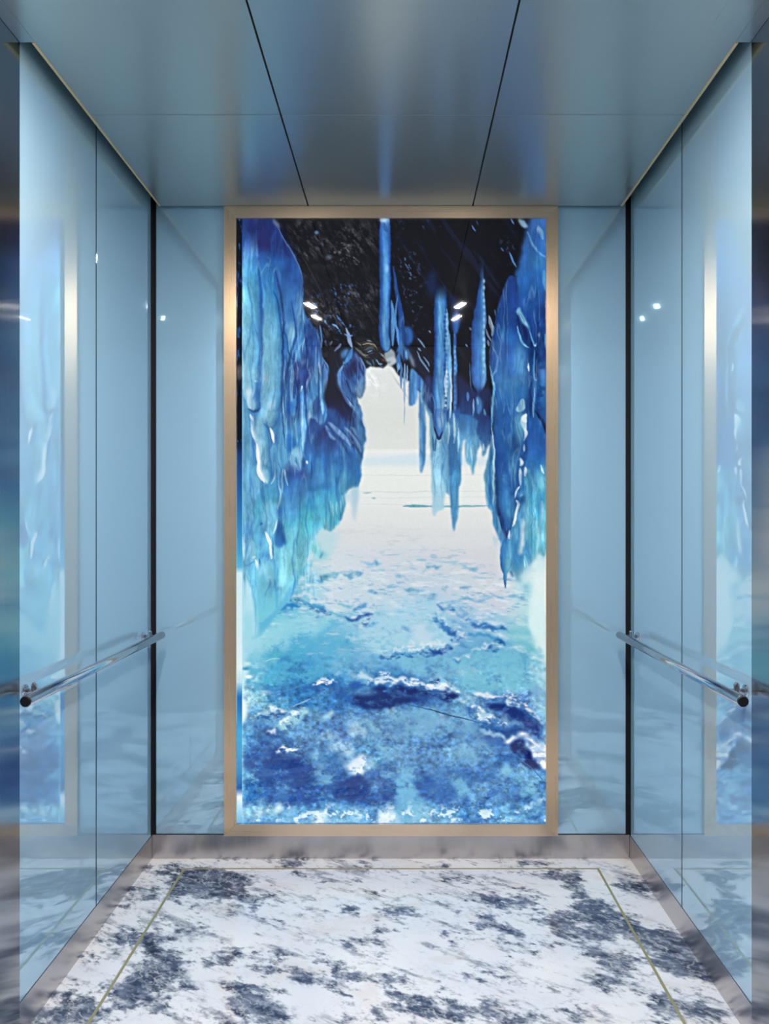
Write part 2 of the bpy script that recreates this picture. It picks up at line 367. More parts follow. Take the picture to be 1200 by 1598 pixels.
    # pale blotches near the foot of the print
    for r, x, y, rx, ry, c, al in (
        ('R5', 915, 1065, 75, 55, (205, 222, 240), .95), ('R5', 820, 940, 60, 50, (170, 208, 232), .7), ('R5', 620, 1010, 45, 40, (130, 190, 222), .7),
        ('R5', 640, 1110, 50, 60, (105, 170, 215), .55), ('R5', 700, 1170, 70, 35, (110, 175, 215), .6), ('R5', 900, 820, 60, 45, (170, 205, 228), .6),
        ('R5', 1060, 810, 60, 50, (125, 180, 212), .6), ('R5', 700, 1010, 110, 90, (45, 100, 170), .5), ('R5', 870, 1220, 110, 80, (22, 60, 135), .75),
        ('R5', 400, 1030, 130, 50, (20, 55, 130), .7), ('R5', 480, 1150, 60, 70, (22, 60, 138), .6), ('R5', 600, 1320, 60, 60, (20, 70, 150), .6),
        ('R5', 640, 1440, 50, 40, (205, 232, 245), .85), ('R5', 910, 1410, 60, 35, (200, 228, 244), .7), ('R5', 1120, 1410, 70, 40, (195, 225, 244), .8),
        ('R5', 340, 1370, 30, 40, (200, 230, 240), .8), ('R5', 220, 1390, 40, 25, (195, 225, 238), .8), ('R5', 205, 1320, 22, 40, (130, 190, 225), .7),
        ('R5', 430, 1410, 50, 50, (120, 185, 228), .7), ('R5', 330, 1260, 60, 50, (75, 140, 200), .5),
        ('R6', 40, 1420, 60, 40, (215, 235, 246), .8), ('R6', 150, 1160, 50, 60, (100, 170, 215), .6), ('R6', 170, 1330, 90, 110, (105, 175, 216), .6),
        ('R6', 270, 1420, 60, 50, (140, 198, 228), .7), ('R6', 540, 1200, 45, 80, (110, 180, 218), .65), ('R6', 860, 1080, 30, 45, (110, 180, 215), .8),
        ('R6', 940, 1180, 38, 45, (105, 178, 215), .75), ('R6', 1030, 1220, 45, 40, (125, 190, 220), .85), ('R6', 970, 1265, 40, 22, (120, 188, 220), .75),
        ('R6', 1060, 1330, 30, 70, (125, 190, 225), .7), ('R6', 860, 1240, 25, 45, (105, 175, 215), .65), ('R6', 1110, 1290, 30, 40, (160, 210, 236), .8),
        ('R6', 590, 990, 80, 60, (110, 170, 212), .55), ('R6', 800, 1330, 50, 20, (110, 180, 222), .5), ('R6', 640, 800, 110, 60, (95, 150, 200), .5),
        ('R6', 270, 1180, 70, 60, (34, 86, 165), .6), ('R6', 700, 1170, 100, 50, (50, 105, 178), .4), ('R6', 30, 1240, 50, 60, (22, 70, 150), .6),
        ('R6', 430, 1260, 60, 70, (36, 92, 172), .5), ('R6', 40, 1000, 50, 40, (110, 165, 212), .6), ('R6', 130, 780, 70, 70, (75, 130, 185), .5)):
        tx = np.clip(.25 + 1.5 * smooth01(vnoise(H, W, 12, 10, int(x + y), 3, .6), .3, .65), 0, 1)
        ox, oy, k = VIEW[r]
        g = [(x + rx * np.cos(t) * (1.1 + .25 * np.sin(3 * t + x)), y + ry * np.sin(t) * (1.1 + .25 * np.cos(2 * t + y))) for t in np.linspace(0, 6.283, 12)[:-1]]
        A.poly(r, g, c, 3, al * .95, 10, True, tx)
    n = vnoise(H, W, 16, 12, 77, 5, .62)
    A.mix(smooth01(n, .56, .68) * smooth01(yp, 1240, 1272) * .75, (205, 230, 245))

    # ================= dark cave roof
    roof = [(370, 343), (851, 343), (851, 620), (765, 680), (735, 668), (700, 668), (668, 640), (650, 600), (622, 585), (606, 566), (596, 575), (580, 570), (568, 575), (560, 600), (540, 700), (370, 700)]
    A.poly('P', roof, (14, 14, 19), 1, 1, 3, False)
    fold = vnoise(H, W, 90, 9, 51, 4, .6, rot=1.0)
    up = (1 - smooth01(yp, 560, 640))
    A.mix(smooth01(fold, .56, .75) * .55 * up * smooth01(xp, 600, 640), (27, 34, 66))
    fold2 = vnoise(H, W, 60, 8, 52, 4, .6, rot=.95)
    A.mix(smooth01(fold2, .6, .78) * .5 * up * (1 - smooth01(xp, 585, 600)), (52, 55, 58))
    rk = vnoise(H, W, 12, 5, 57, 5, .68, rot=.95); rm = (1 - smooth01(xp, 580, 610)) * up
    A.a += (np.clip(rk - .46, 0, 1) * 150 * rm)[..., None] * np.array((1, 1.02, 1.05)) * (.35 + .9 * smooth01(vnoise(H, W, 50, 40, 58, 2), .4, .65))[..., None]
    # rock glints
    gl = vnoise(H, W, 5, 3, 61, 3, .6, rot=.9); gm = vnoise(H, W, 34, 22, 62, 2)
    g_area = lambda x, y, rx, ry: np.exp(-((xp - x) / rx) ** 2 - ((yp - y) / ry) ** 2)
    G = g_area(540, 385, 22, 28) + .8 * g_area(550, 405, 16, 18) + .8 * g_area(488, 352, 24, 8) + .8 * g_area(555, 352, 14, 12) + .6 * g_area(515, 400, 14, 12) + .8 * g_area(537, 457, 18, 14) + .6 * g_area(570, 470, 14, 20) + .7 * g_area(530, 492, 24, 10) + .7 * g_area(498, 480, 20, 18) + .8 * g_area(505, 545, 26, 14)
    A.mix(np.clip(smooth01(gl, .5, .85) * G * 1.2, 0, 1) * .62, (118, 124, 128))
    A.mix(np.clip(smooth01(vnoise(H, W, 6, 4, 66, 3, .6, rot=.9), .58, .8) * (.8 * g_area(537, 457, 22, 16) + g_area(525, 505, 34, 24) + .6 * g_area(490, 480, 16, 30)) * 1.2, 0, 1) * .8, (70, 120, 200))
    G = .9 * g_area(635, 415, 20, 40) + .8 * g_area(655, 350, 50, 8) + .6 * g_area(650, 480, 30, 40) + .6 * g_area(790, 390, 16, 24)
    A.mix(np.clip(smooth01(vnoise(H, W, 4, 6, 63, 3, .6, rot=-.5), .6, .82) * G * 1.2, 0, 1) * .7, (80, 110, 165))
    for pts, w, c, al in (([(598, 345), (600, 343)], 2, (200, 235, 235), .9), ([(735, 352), (740, 362)], 1.2, (70, 110, 190), .9),
                          ([(794, 395), (799, 408), (804, 418)], 1.5, (70, 120, 190), .9), ([(781, 388), (785, 394)], 1.2, (60, 90, 160), .8),
                          ([(796, 343), (800, 350)], 1.3, (90, 130, 200), .9), ([(742, 345), (745, 352)], 1, (60, 80, 140), .8),
                          ([(462, 380), (482, 420), (500, 455), (512, 490)], .8, (40, 44, 52), .9), ([(510, 372), (530, 400)], 1, (50, 52, 58), .8)):
        A.line('P', pts, w, c, al)
    A.blob('R1', 612, 155, 16, 14, (95, 135, 180), .8); A.blob('R1', 700, 330, 26, 20, (90, 100, 110), .7)
    # tail of the roof in front of the sky: rock and ice lumps
    A.poly('S2', [(760, 280), (840, 250), (1000, 290), (1110, 300), (1187, 420), (1187, 640), (1130, 650), (1060, 650), (980, 660), (920, 690), (880, 600), (820, 480)], (28, 30, 34), 1, 1, 3)
    for pts, w, c in (([(770, 400), (830, 440), (900, 490), (960, 490)], 22, (120, 122, 110)), ([(860, 350), (940, 335), (1030, 350), (1060, 400)], 18, (140, 130, 112)),
                      ([(900, 420), (980, 390), (1030, 400)], 26, (74, 86, 88)), ([(940, 295), (1010, 300)], 14, (120, 126, 140)), ([(790, 320), (850, 360)], 14, (110, 112, 96)),
                      ([(930, 570), (960, 610), (1000, 640)], 24, (84, 118, 140)), ([(1060, 560), (1100, 620), (1150, 630)], 18, (120, 160, 190)), ([(1130, 480), (1170, 520)], 18, (150, 160, 165)),
                      ([(1150, 560), (1175, 580)], 13, (170, 80, 40)), ([(1010, 560), (1030, 640)], 14, (70, 100, 130)), ([(950, 450), (1010, 430)], 14, (110, 150, 190))):
        A.line('S2', pts, w * .6, c, .9)
        A.line('S2', [(x + 22, y + 30) for x, y in pts], w * .35, tuple(q * .8 for q in c), .7)
        A.line('S2', [(x - 26, y - 22) for x, y in pts], w * .3, tuple(q * .6 for q in c), .7)
    A.poly('S8', [(80, 480), (160, 400), (200, 430), (240, 500), (260, 600), (180, 650), (110, 590)], (150, 165, 172), 1, .95, 3)
    A.poly('S8', [(100, 560), (200, 520), (250, 590), (180, 650), (120, 620)], (188, 198, 204), 1, .8, 4)
    A.blob('S8', 150, 600, 30, 20, (110, 125, 140), .6)

    # ================= left ice wall
    wall = [(378, 343), (426, 343), (434, 358), (443, 376), (454, 392), (465, 413), (470, 428), (472, 450), (473, 472), (476, 490), (484, 503), (494, 518), (500, 540), (503, 557), (510, 572), (513, 590), (513, 640), (508, 660), (500, 700), (497, 740), (490, 800), (470, 890), (440, 950), (378, 950)]
    A.poly('P', wall, [(0, (28, 44, 112)), (.07, (26, 52, 130)), (.16, (36, 92, 172)), (.3, (58, 122, 190)), (.45, (70, 138, 198)), (.6, (84, 160, 210)), (.8, (95, 178, 218)), (1, (90, 182, 216))], 1, 1, 2)
    st = vnoise(H, W, 5, 60, 71, 4, .6); left = A.mask('P', wall, 1, 2) * (1 - smooth01(yp, 900, 940))
    A.mix(smooth01(st, .5, .75) * .3 * left * smooth01(yp, 380, 470), (28, 84, 165)); A.mix(smooth01(1 - st, .5, .75) * .25 * left * smooth01(yp, 430, 500), (140, 200, 226))
    # shaded top
    A.poly('R1', [(85, 60), (300, 60), (360, 170), (420, 270), (480, 390), (470, 440), (400, 380), (300, 330), (210, 280), (140, 230), (88, 160)], [(0, (34, 40, 100)), (.5, (32, 40, 104)), (1, (30, 60, 140))], 5, .85, 10)
    A.poly('R1', [(160, 180), (240, 170), (280, 260), (210, 310), (150, 260)], (46, 46, 108), 5, .7, 8)
    A.line('R1', [(310, 70), (345, 140), (385, 215), (440, 300), (490, 400), (508, 480), (515, 600)], 5, (96, 140, 200), .55)
    A.poly('R1', [(300, 62), (330, 62), (350, 120), (335, 120)], (110, 120, 150), 1, .8, 4)
    # hanging lobes: A at the edge, B beside it
    R = [(-1, (150, 212, 234)), (-.5, (120, 194, 224)), (.2, (104, 182, 218)), (.7, (62, 138, 200)), (1, (32, 84, 165))]
    tA = [(0, (70, 84, 182), .9), (.1, (72, 116, 200), .7), (.25, (46, 138, 205), .55), (.45, (80, 170, 215), .3), (.8, (120, 195, 222), .1), (1, (90, 170, 215), .2)]
    A.tube('R1', [(140, 150, 40), (148, 320, 52), (148, 600, 62), (150, 900, 66), (150, 1180, 66), (156, 1290, 62)], R, 1, 2, tA, 3, .14)
    A.tube('S1', [(215, 280, 125), (225, 400, 128), (235, 520, 105), (250, 640, 90), (255, 690, 70)], [(-1, (150, 205, 230)), (-.6, (190, 222, 236)), (0, (130, 190, 220)), (.45, (50, 120, 190)), (1, (24, 74, 155))], 1, 2, fade=.45)
    A.line('S1', [(180, 715), (240, 745), (300, 740), (340, 690)], 22, (18, 52, 120), .85, 2)
    A.blob('S1', 215, 650, 45, 60, (165, 212, 232), .9); A.blob('S1', 180, 480, 60, 60, (196, 224, 238), .8); A.blob('S1', 275, 320, 30, 14, (190, 225, 240), .8)
    A.line('S1', [(200, 790), (220, 840), (240, 890)], 18, (215, 230, 240), .9)
    tB = [(0, (34, 92, 178), .9), (.18, (34, 110, 185), .75), (.35, (46, 132, 198), .5), (.6, (100, 180, 216), .2), (1, (120, 192, 218), .1)]
    RB = [(-1, (70, 140, 200)), (-.75, (120, 188, 222)), (-.2, (116, 186, 218)), (.4, (90, 164, 212)), (.8, (44, 116, 188)), (1, (26, 78, 160))]
    A.tube('R1', [(235, 300, 30), (255, 450, 50), (280, 650, 62), (295, 850, 74), (298, 1050, 80), (296, 1250, 82), (292, 1350, 80)], RB, 1, 2, tB, 3, .16)
    A.line('R1', [(185, 330), (205, 450), (215, 600), (222, 760), (225, 1000), (215, 1150)], 9, (26, 78, 165), .75, 3)
    A.line('R1', [(190, 350), (230, 340), (290, 350)], 9, (60, 80, 170), .5, 4)
    A.line('R1', [(300, 560), (335, 640), (350, 760), (372, 900), (380, 1100), (378, 1300)], 8, (24, 74, 158), .8, 2)
    A.line('S1', [(685, 0), (675, 130), (675, 320), (680, 450), (660, 560), (655, 700), (680, 800), (700, 900), (705, 1050), (690, 1180), (700, 1320), (710, 1480)], 11, (130, 190, 225), .9)
    A.blob('S1', 400, 290, 45, 60, (165, 205, 226), .8)
    # lobe B's foot and the tail lobe under it
    A.tube('S1', [(480, 560, 130), (480, 700, 140), (460, 800, 140), (420, 900, 130)], [(-1, (110, 180, 216)), (-.3, (140, 196, 218)), (.3, (116, 186, 216)), (1, (30, 90, 170))], .95, 3, fade=.6)
    A.blob('S1', 490, 660, 55, 60, (170, 206, 228), .85)
    A.tube('S1', [(330, 820, 80), (320, 960, 115), (340, 1080, 110), (370, 1200, 95), (385, 1350, 90), (395, 1560, 95)], [(-1, (200, 226, 238)), (-.6, (160, 206, 228)), (.1, (126, 190, 220)), (.6, (80, 156, 208)), (1, (40, 110, 184))], 1, 2, fade=.2)
    A.tube('S3', [(395, -20, 95), (410, 100, 95), (430, 200, 72), (445, 290, 36)], [(-1, (210, 232, 240)), (-.5, (160, 206, 228)), (.1, (120, 190, 222)), (.6, (70, 150, 206)), (1, (36, 106, 180))], 1, 2, fade=.3)
    A.line('S1', [(380, 920), (440, 980), (480, 1080), (490, 1200), (470, 1280)], 17, (30, 92, 172), .8, 2)
    A.poly('S1', [(560, 880), (640, 800), (600, 960), (580, 1100), (570, 1230), (545, 1150), (550, 1000)], (36, 100, 178), 2, .85)
    A.line('S1', [(460, 980), (490, 1050), (515, 1130), (530, 1200)], 22, (226, 234, 242), .95)
    A.line('S1', [(215, 950), (215, 1020), (230, 1090), (255, 1150)], 15, (215, 234, 244), .9)
    A.line('S1', [(285, 1200), (290, 1320), (305, 1450), (310, 1598)], 25, (236, 242, 246), .9)
    A.line('S3', [(300, 0), (310, 110), (340, 210), (390, 300)], 30, (232, 240, 246), .95)
    A.line('S3', [(400, 375), (425, 470), (450, 570), (470, 650)], 22, (232, 238, 242), .95)
    A.line('S1', [(220, 1150), (250, 1200), (265, 1240)], 16, (60, 130, 195), .7)
    # right-hand strands of the left wall
    A.poly('R1', [(380, 420), (440, 400), (500, 470), (515, 640), (520, 760), (470, 800), (400, 800), (380, 640)], [(0, (28, 52, 130)), (.5, (56, 110, 186)), (1, (70, 128, 196))], 4, .7, 6)
    A.blob('R1', 432, 865, 28, 75, (160, 212, 226), .85); A.blob('R1', 425, 990, 26, 50, (110, 178, 216), .6)
    A.line('R1', [(395, 780), (380, 850), (400, 900), (410, 1000), (440, 1050), (460, 1060)], 6, (26, 76, 155), .7)
    A.line('R1', [(520, 760), (540, 850), (510, 940), (480, 1000), (465, 1060), (440, 1100), (390, 1160)], 9, (110, 172, 214), .8)
    A.poly('R1', [(540, 800), (600, 860), (640, 960), (640, 1040), (580, 1000), (530, 930), (520, 1000), (500, 1080), (510, 980)], (36, 74, 150), 2, .8, 4)
    A.poly('R1', [(500, 1060), (560, 1020), (600, 1100), (560, 1220), (500, 1240), (490, 1160)], (44, 70, 140), 2, .85, 4)
    A.poly('S1', [(820, 120), (870, 40), (910, 100), (900, 300), (860, 480), (820, 560), (790, 430), (800, 280)], (42, 60, 120), 1, .9, 3)
    A.poly('S1', [(920, 60), (990, 20), (1060, 0), (1050, 140), (1000, 330), (940, 400), (900, 300)], (46, 66, 130), 2, .9, 3)
    A.line('S1', [(840, 0), (860, 120), (860, 230), (860, 320)], 18, (200, 212, 232), .9)
    A.line('S1', [(1030, 130), (1040, 220), (1030, 310), (980, 400)], 16, (200, 215, 235), .85)
    A.line('S1', [(935, 390), (900, 450), (850, 540)], 17, (170, 208, 230), .9)
    A.line('S1', [(800, 60), (790, 180), (740, 270), (740, 400)], 12, (90, 156, 210), .8)
    A.line('S1', [(790, 300), (790, 420), (775, 560)], 9, (110, 170, 214), .7)
    A.poly('S1', [(720, 600), (790, 620), (800, 740), (740, 800), (700, 740)], (34, 96, 175), 2, .8)
    A.tube('S1', [(820, 740, 70), (830, 880, 95), (840, 1000, 85), (855, 1120, 50), (868, 1200, 14)], [(-1, (60, 132, 196)), (0, (92, 164, 212)), (.7, (80, 152, 206)), (1, (36, 96, 176))], 1, 2, [(0, (50, 110, 185), .6), (.5, (90, 160, 210), 0), (1, (110, 175, 215), .2)])
    A.poly('S1', [(720, 1080), (780, 1090), (850, 1200), (860, 1260), (760, 1350), (710, 1280)], (36, 102, 180), 2, .85)
    A.tube('S1', [(990, 740, 75), (1000, 900, 92), (1010, 1060, 95), (1010, 1220, 95), (1010, 1340, 75), (995, 1420, 34)], [(-1, (70, 140, 200)), (-.8, (150, 200, 226)), (-.4, (96, 166, 212)), (.3, (100, 172, 212)), (.8, (84, 154, 206)), (1, (180, 214, 232))], 1, 1.5, fade=.25)
    A.line('S1', [(1025, 740), (1040, 850), (1055, 950)], 15, (190, 218, 234), .85)
    A.line('S1', [(890, 830), (930, 900), (935, 1050), (925, 1150)], 8, (140, 196, 224), .8)
    A.line('S1', [(1110, 1020), (1115, 1120), (1095, 1230), (1080, 1330)], 12, (190, 216, 232), .85)
    A.line('S1', [(1187, 960), (1150, 1010), (1115, 1060)], 16, (150, 200, 228), .8)
    A.tube('S2', [(270, 420, 26), (270, 600, 30), (280, 900, 40), (290, 1150, 44), (285, 1350, 44), (270, 1500, 26)], [(-1, (44, 110, 185)), (-.3, (130, 188, 222)), (.3, (110, 172, 214)), (1, (30, 80, 155))], .9, 1.5, fade=.25)
    A.line('S2', [(255, 590), (265, 680), (265, 780)], 15, (180, 200, 226), .8)
    A.poly('S2', [(290, 480), (340, 560), (390, 680), (400, 780), (350, 830), (300, 840), (280, 740)], [(0, (60, 100, 170)), (1, (38, 74, 146))], 2, .9, 3)
    A.line('S2', [(300, 510), (360, 610), (395, 700), (400, 790)], 9, (96, 150, 205), .8)
    A.line('S2', [(375, 840), (390, 950), (398, 1100)], 12, (130, 156, 190), .9)
    A.line('S2', [(270, 60), (275, 160), (290, 300), (290, 400)], 12, (80, 130, 195), .85); A.line('S2', [(220, 180), (240, 280), (225, 420)], 12, (120, 180, 222), .8)
    A.poly('S2', [(120, 0), (60, 60), (80, 180), (60, 300), (140, 420), (230, 400), (210, 220), (160, 100)], (36, 78, 158), 2, .8, 4)
    A.line('S2', [(75, 200), (40, 320), (10, 470)], 10, (140, 190, 222), .8)
    A.poly('S2', [(50, 420), (140, 430), (150, 620), (110, 720), (20, 880), (10, 640)], (44, 74, 150), 2, .85, 3)
    A.line('S2', [(110, 700), (125, 800), (100, 890), (70, 970)], 13, (180, 210, 235), .85)

    for pts, w in (([(378, 455), (384, 520), (383, 600)], 0), ([(455, 470), (462, 520), (452, 560), (444, 610), (446, 660)], 2.2), ([(443, 500), (441, 560), (440, 640), (446, 700)], 1.8), ([(474, 500), (480, 560), (476, 620), (482, 680)], 2.2), ([(496, 560), (498, 610), (494, 650)], 1.6), ([(462, 560), (466, 610), (460, 660)], 1.8), ([(430, 420), (440, 470), (444, 520)], 2)):
        if w: A.line('P', pts, w, (24, 52, 120), .6, 1.2)
    sm = A.mask('P', wall, 1, 2) * smooth01(xp, 440, 452) * smooth01(yp, 450, 490) * (1 - smooth01(yp, 640, 690))
    A.mix(smooth01(vnoise(H, W, 8, 60, 191, 4, .6), .49, .60) * .6 * sm, (28, 50, 116)); A.mix(smooth01(vnoise(H, W, 5, 50, 193, 3, .6), .60, .68) * .5 * sm, (146, 190, 222))
    # ================= middle left: dark recess, lit ice veil
    veil = [(484, 655), (500, 662), (512, 650), (520, 640), (540, 640), (556, 650), (564, 662), (568, 680), (566, 706), (564, 730), (561, 758), (548, 762), (540, 775), (537, 800), (530, 812), (518, 826), (500, 830), (487, 858), (470, 890), (448, 922), (432, 948), (400, 960), (400, 780), (444, 740), (450, 720), (470, 720)]
    A.poly('P', veil, [(0, (40, 66, 132)), (.12, (40, 76, 146)), (.22, (42, 104, 174)), (.34, (50, 132, 190)), (.48, (66, 168, 202)), (.62, (96, 192, 212)), (.8, (126, 204, 220)), (1, (110, 198, 218))], 1, 1, 4)
    st2 = vnoise(H, W, 6, 46, 81, 4, .6)
    vm = A.mask('P', veil, 1, 4) * smooth01(xp, 440, 470) * (1 - smooth01(xp, 556, 568)) * smooth01(yp, 660, 700) * (1 - smooth01(yp, 830, 900))
    A.mix(smooth01(st2, .5, .7) * .45 * vm * (1 - smooth01(xp - (yp - 700) * -.6, 560, 640) * .3), (36, 96, 172)); A.mix(smooth01(1 - st2, .5, .72) * .3 * vm, (120, 190, 216))
    A.poly('R3', [(390, 400), (500, 400), (560, 560), (600, 580), (560, 680), (500, 760), (430, 800), (370, 780), (370, 560)], [(0, (52, 70, 140)), (.3, (58, 112, 182)), (1, (88, 166, 212))], 4, .85, 8)
    A.poly('S4', [(280, 960), (400, 920), (560, 900), (700, 980), (640, 1280), (560, 1420), (430, 1520), (330, 1400), (160, 1290), (130, 1150)], [(0, (50, 150, 196)), (.4, (80, 176, 204)), (1, (84, 188, 208))], 5, .75, 8)
    A.poly('S4', [(140, 1170), (240, 1060), (330, 1240), (260, 1270), (170, 1290), (110, 1400), (80, 1300)], (40, 138, 192), 4, .75, 6)
    A.poly('S4', [(330, 150), (420, 40), (480, 130), (560, 250), (640, 300), (620, 420), (520, 440), (430, 400), (380, 300), (340, 420), (290, 420)], [(0, (38, 44, 92)), (.5, (44, 62, 128)), (1, (44, 92, 164))], 3, .85, 8)
    for pts, w, c in (([(330, 500), (370, 700), (420, 850)], 62, (66, 140, 196)), ([(280, 720), (300, 850), (290, 920)], 44, (50, 118, 184)), ([(560, 600), (590, 750)], 60, (62, 138, 194)),
                      ([(470, 700), (480, 850), (480, 940)], 40, (50, 118, 184)), ([(170, 560), (190, 700), (185, 820)], 40, (70, 136, 196)), ([(700, 700), (690, 850), (660, 980)], 40, (96, 176, 206))):
        A.line('S4', pts, w, c, .6, 6)
    A.poly('S4', [(110, 480), (135, 520), (140, 640), (110, 600), (95, 640)], (30, 44, 96), 1, .8)
    A.line('S4', [(240, 560), (245, 680), (235, 800)], 10, (34, 56, 118), .8)
    A.poly('S4', [(200, 920), (300, 930), (400, 860), (420, 910), (330, 960), (240, 980)], (36, 98, 170), 3, .7, 5)
    A.poly('S4', [(400, 860), (560, 860), (520, 940), (440, 950)], (40, 112, 180), 3, .6, 6)
    for x, y0, y1 in ((510, 1100, 1300), (540, 1150, 1320), (590, 1120, 1300), (650, 1100, 1280), (680, 1030, 1170), (430, 1360, 1460), (720, 1000, 1100)):
        A.line('S4', [(x, y0), (x + 6, (y0 + y1) / 2), (x + 4, y1)], 12, (150, 208, 222), .7, 2)
    # pale hanging edge, small spike by the sky
    A.poly('S4', [(810, 930), (890, 900), (915, 920), (905, 1080), (890, 1180), (870, 1330), (850, 1420), (830, 1330), (805, 1180), (800, 1060)], [(0, (165, 200, 216)), (1, (188, 208, 222))], 2, .9, 2)
    A.poly('S4', [(720, 1030), (780, 960), (820, 930), (810, 1130), (760, 1130), (720, 1160)], (186, 214, 226), 3, .85, 5)
    A.poly('R3', [(570, 900), (640, 850), (750, 850), (740, 960), (700, 1040), (640, 1060), (580, 1000)], (180, 216, 224), 5, .8, 8)
    A.poly('R3', [(570, 950), (600, 930), (650, 1000), (690, 1030), (640, 1055), (590, 1030)], (110, 200, 212), 4, .8, 5)
    A.poly('R3', [(560, 1000), (590, 1020), (580, 1070), (540, 1090)], (222, 230, 234), 2, .8, 4)
    A.poly('R3', [(500, 1150), (560, 1090), (600, 1060), (560, 1120), (500, 1180), (440, 1220)], (60, 186, 208), 3, .8, 4)
    A.poly('R3', [(400, 860), (500, 820), (560, 900), (560, 1020), (500, 1130), (430, 1240), (350, 1390), (325, 1280), (390, 1080)], [(0, (110, 196, 218)), (.5, (130, 206, 222)), (1, (112, 198, 220))], 5, .75, 8)
    A.poly('R3', [(520, 720), (600, 720), (580, 830), (520, 900), (500, 880)], (84, 196, 208), 6, .8, 8)
    # folded rock ridge above the veil
    A.poly('S2', [(410, 380), (560, 330), (690, 330), (790, 470), (880, 600), (915, 720), (905, 900), (870, 1090), (790, 1080), (830, 1230), (860, 1320), (840, 1430), (880, 1598), (700, 1598), (500, 1500), (380, 1380), (350, 1240), (360, 1000), (400, 800)], [(0, (20, 22, 30)), (.35, (26, 28, 44)), (.6, (26, 26, 46)), (.8, (32, 50, 110)), (1, (44, 84, 150))], 1, 1, 3)
    A.poly('S2', [(530, 760), (600, 620), (700, 480), (790, 450), (880, 600), (915, 720), (900, 820), (820, 900), (760, 1000), (780, 1090), (800, 1200), (700, 1150), (600, 1020), (540, 900)], [(0, (44, 62, 128)), (.4, (48, 84, 160)), (1, (60, 110, 186))], 2, .9, 5)
    fine = vnoise(H, W, 26, 4, 85, 4, .6, rot=1.15)
    fm = smooth01(A.a[..., 2] * -1, -215, -190) * smooth01(xp, 520, 535) * (1 - smooth01(xp, 564, 572)) * smooth01(yp, 545, 570) * (1 - smooth01(yp, 700, 720))
    A.mix(smooth01(fine, .5, .7) * .5 * fm, (24, 32, 76)); A.mix(smooth01(1 - fine, .52, .75) * .42 * fm, (96, 156, 214))
    A.poly('S2', [(690, 620), (740, 540), (790, 640), (780, 760), (700, 830), (660, 740)], (26, 30, 68), 3, .85, 5)
    A.line('S2', [(720, 400), (700, 480), (660, 560), (600, 620)], 30, (70, 148, 220), .9, 2)
    A.poly('S2', [(570, 470), (640, 390), (680, 420), (650, 500), (600, 540)], (80, 146, 216), 2, .85, 3)
    A.line('S2', [(640, 120), (670, 220), (690, 310), (720, 390)], 26, (140, 166, 206), .9, 1.5)
    A.line('S2', [(610, 200), (680, 230), (730, 220)], 13, (110, 150, 205), .8)
    A.line('S2', [(440, 60), (490, 80), (535, 130)], 17, (110, 160, 215), .85); A.line('S2', [(340, 0), (350, 40)], 15, (100, 150, 200), .8)
    A.line('S2', [(560, 330), (540, 370), (470, 440)], 14, (120, 140, 180), .7); A.line('S2', [(440, 300), (410, 350)], 13, (100, 120, 150), .7); A.line('S2', [(340, 280), (350, 330)], 13, (80, 100, 150), .7)
    A.line('S2', [(600, 640), (550, 740), (545, 860), (560, 960)], 22, (110, 160, 214), .85, 2)
    A.line('S2', [(550, 930), (590, 1030), (640, 1130), (720, 1230), (800, 1320)], 19, (84, 130, 200), .85, 2)
    A.line('S2', [(650, 1100), (700, 1180), (780, 1270)], 10, (150, 190, 226), .7)
    A.line('S2', [(830, 520), (900, 640), (915, 760)], 12, (110, 150, 206), .7)
    A.poly('S2', [(740, 980), (820, 860), (910, 780), (900, 920), (870, 1090), (800, 1070), (780, 1040)], [(0, (90, 146, 205)), (1, (140, 186, 220))], 2, .9, 3)
    A.poly('S2', [(770, 1060), (820, 1200), (860, 1320), (850, 1430), (790, 1400), (740, 1260)], (84, 146, 205), 2, .85, 4)
    A.poly('S2', [(400, 900), (500, 960), (600, 1080), (680, 1200), (720, 1330), (700, 1480), (600, 1400), (450, 1250), (360, 1200), (370, 1020)], [(0, (24, 26, 34)), (.5, (26, 26, 48)), (1, (34, 44, 96))], 4, .9, 6)
    A.poly('S2', [(370, 1220), (480, 1290), (600, 1400), (720, 1480), (760, 1598), (560, 1598), (430, 1470), (360, 1360)], (44, 88, 164), 4, .7, 6)
    for pts, w in (([(440, 40), (510, 180), (570, 240)], 26), ([(480, 0), (620, 130), (790, 310)], 34), ([(700, 60), (850, 190), (940, 410)], 24), ([(600, 60), (680, 180), (760, 260)], 22), ([(800, 60), (850, 110), (900, 240)], 22)):
        A.line('S4', pts, w, (116, 158, 206), .85, 3)
    for pts, w in (([(460, 100), (560, 180), (640, 250)], 14), ([(570, 30), (720, 160), (820, 260)], 14), ([(760, 80), (880, 200), (950, 330)], 14)):
        A.line('S4', pts, w, (44, 72, 146), .85, 2)
    A.poly('S4', [(880, 60), (960, 90), (988, 180), (985, 330), (950, 440), (930, 320), (890, 200)], (84, 150, 200), 2, .8, 4)
    A.poly('S2', [(740, 1400), (840, 1420), (880, 1598), (780, 1598)], (70, 130, 195), 3, .7, 5)

    # cluster at the inner foot of the left wall
    A.poly('S1', [(730, 1480), (780, 1330), (850, 1240), (920, 1330), (930, 1450), (880, 1598), (720, 1598)], [(0, (130, 190, 222)), (1, (110, 176, 214))], 2, .9, 4)
    for pts, w, c in (([(790, 1330), (780, 1450), (820, 1598)], 22, (150, 200, 226)), ([(870, 1260), (890, 1420), (905, 1590)], 18, (170, 212, 232)), ([(840, 1400), (850, 1500)], 13, (60, 130, 195))):
        A.line('S1', pts, w, c, .85)
    A.line('S3', [(820, 20), (860, 90), (895, 140)], 20, (150, 200, 228), .85)
    A.line('S3', [(990, 0), (1000, 40)], 14, (220, 234, 240), .9)
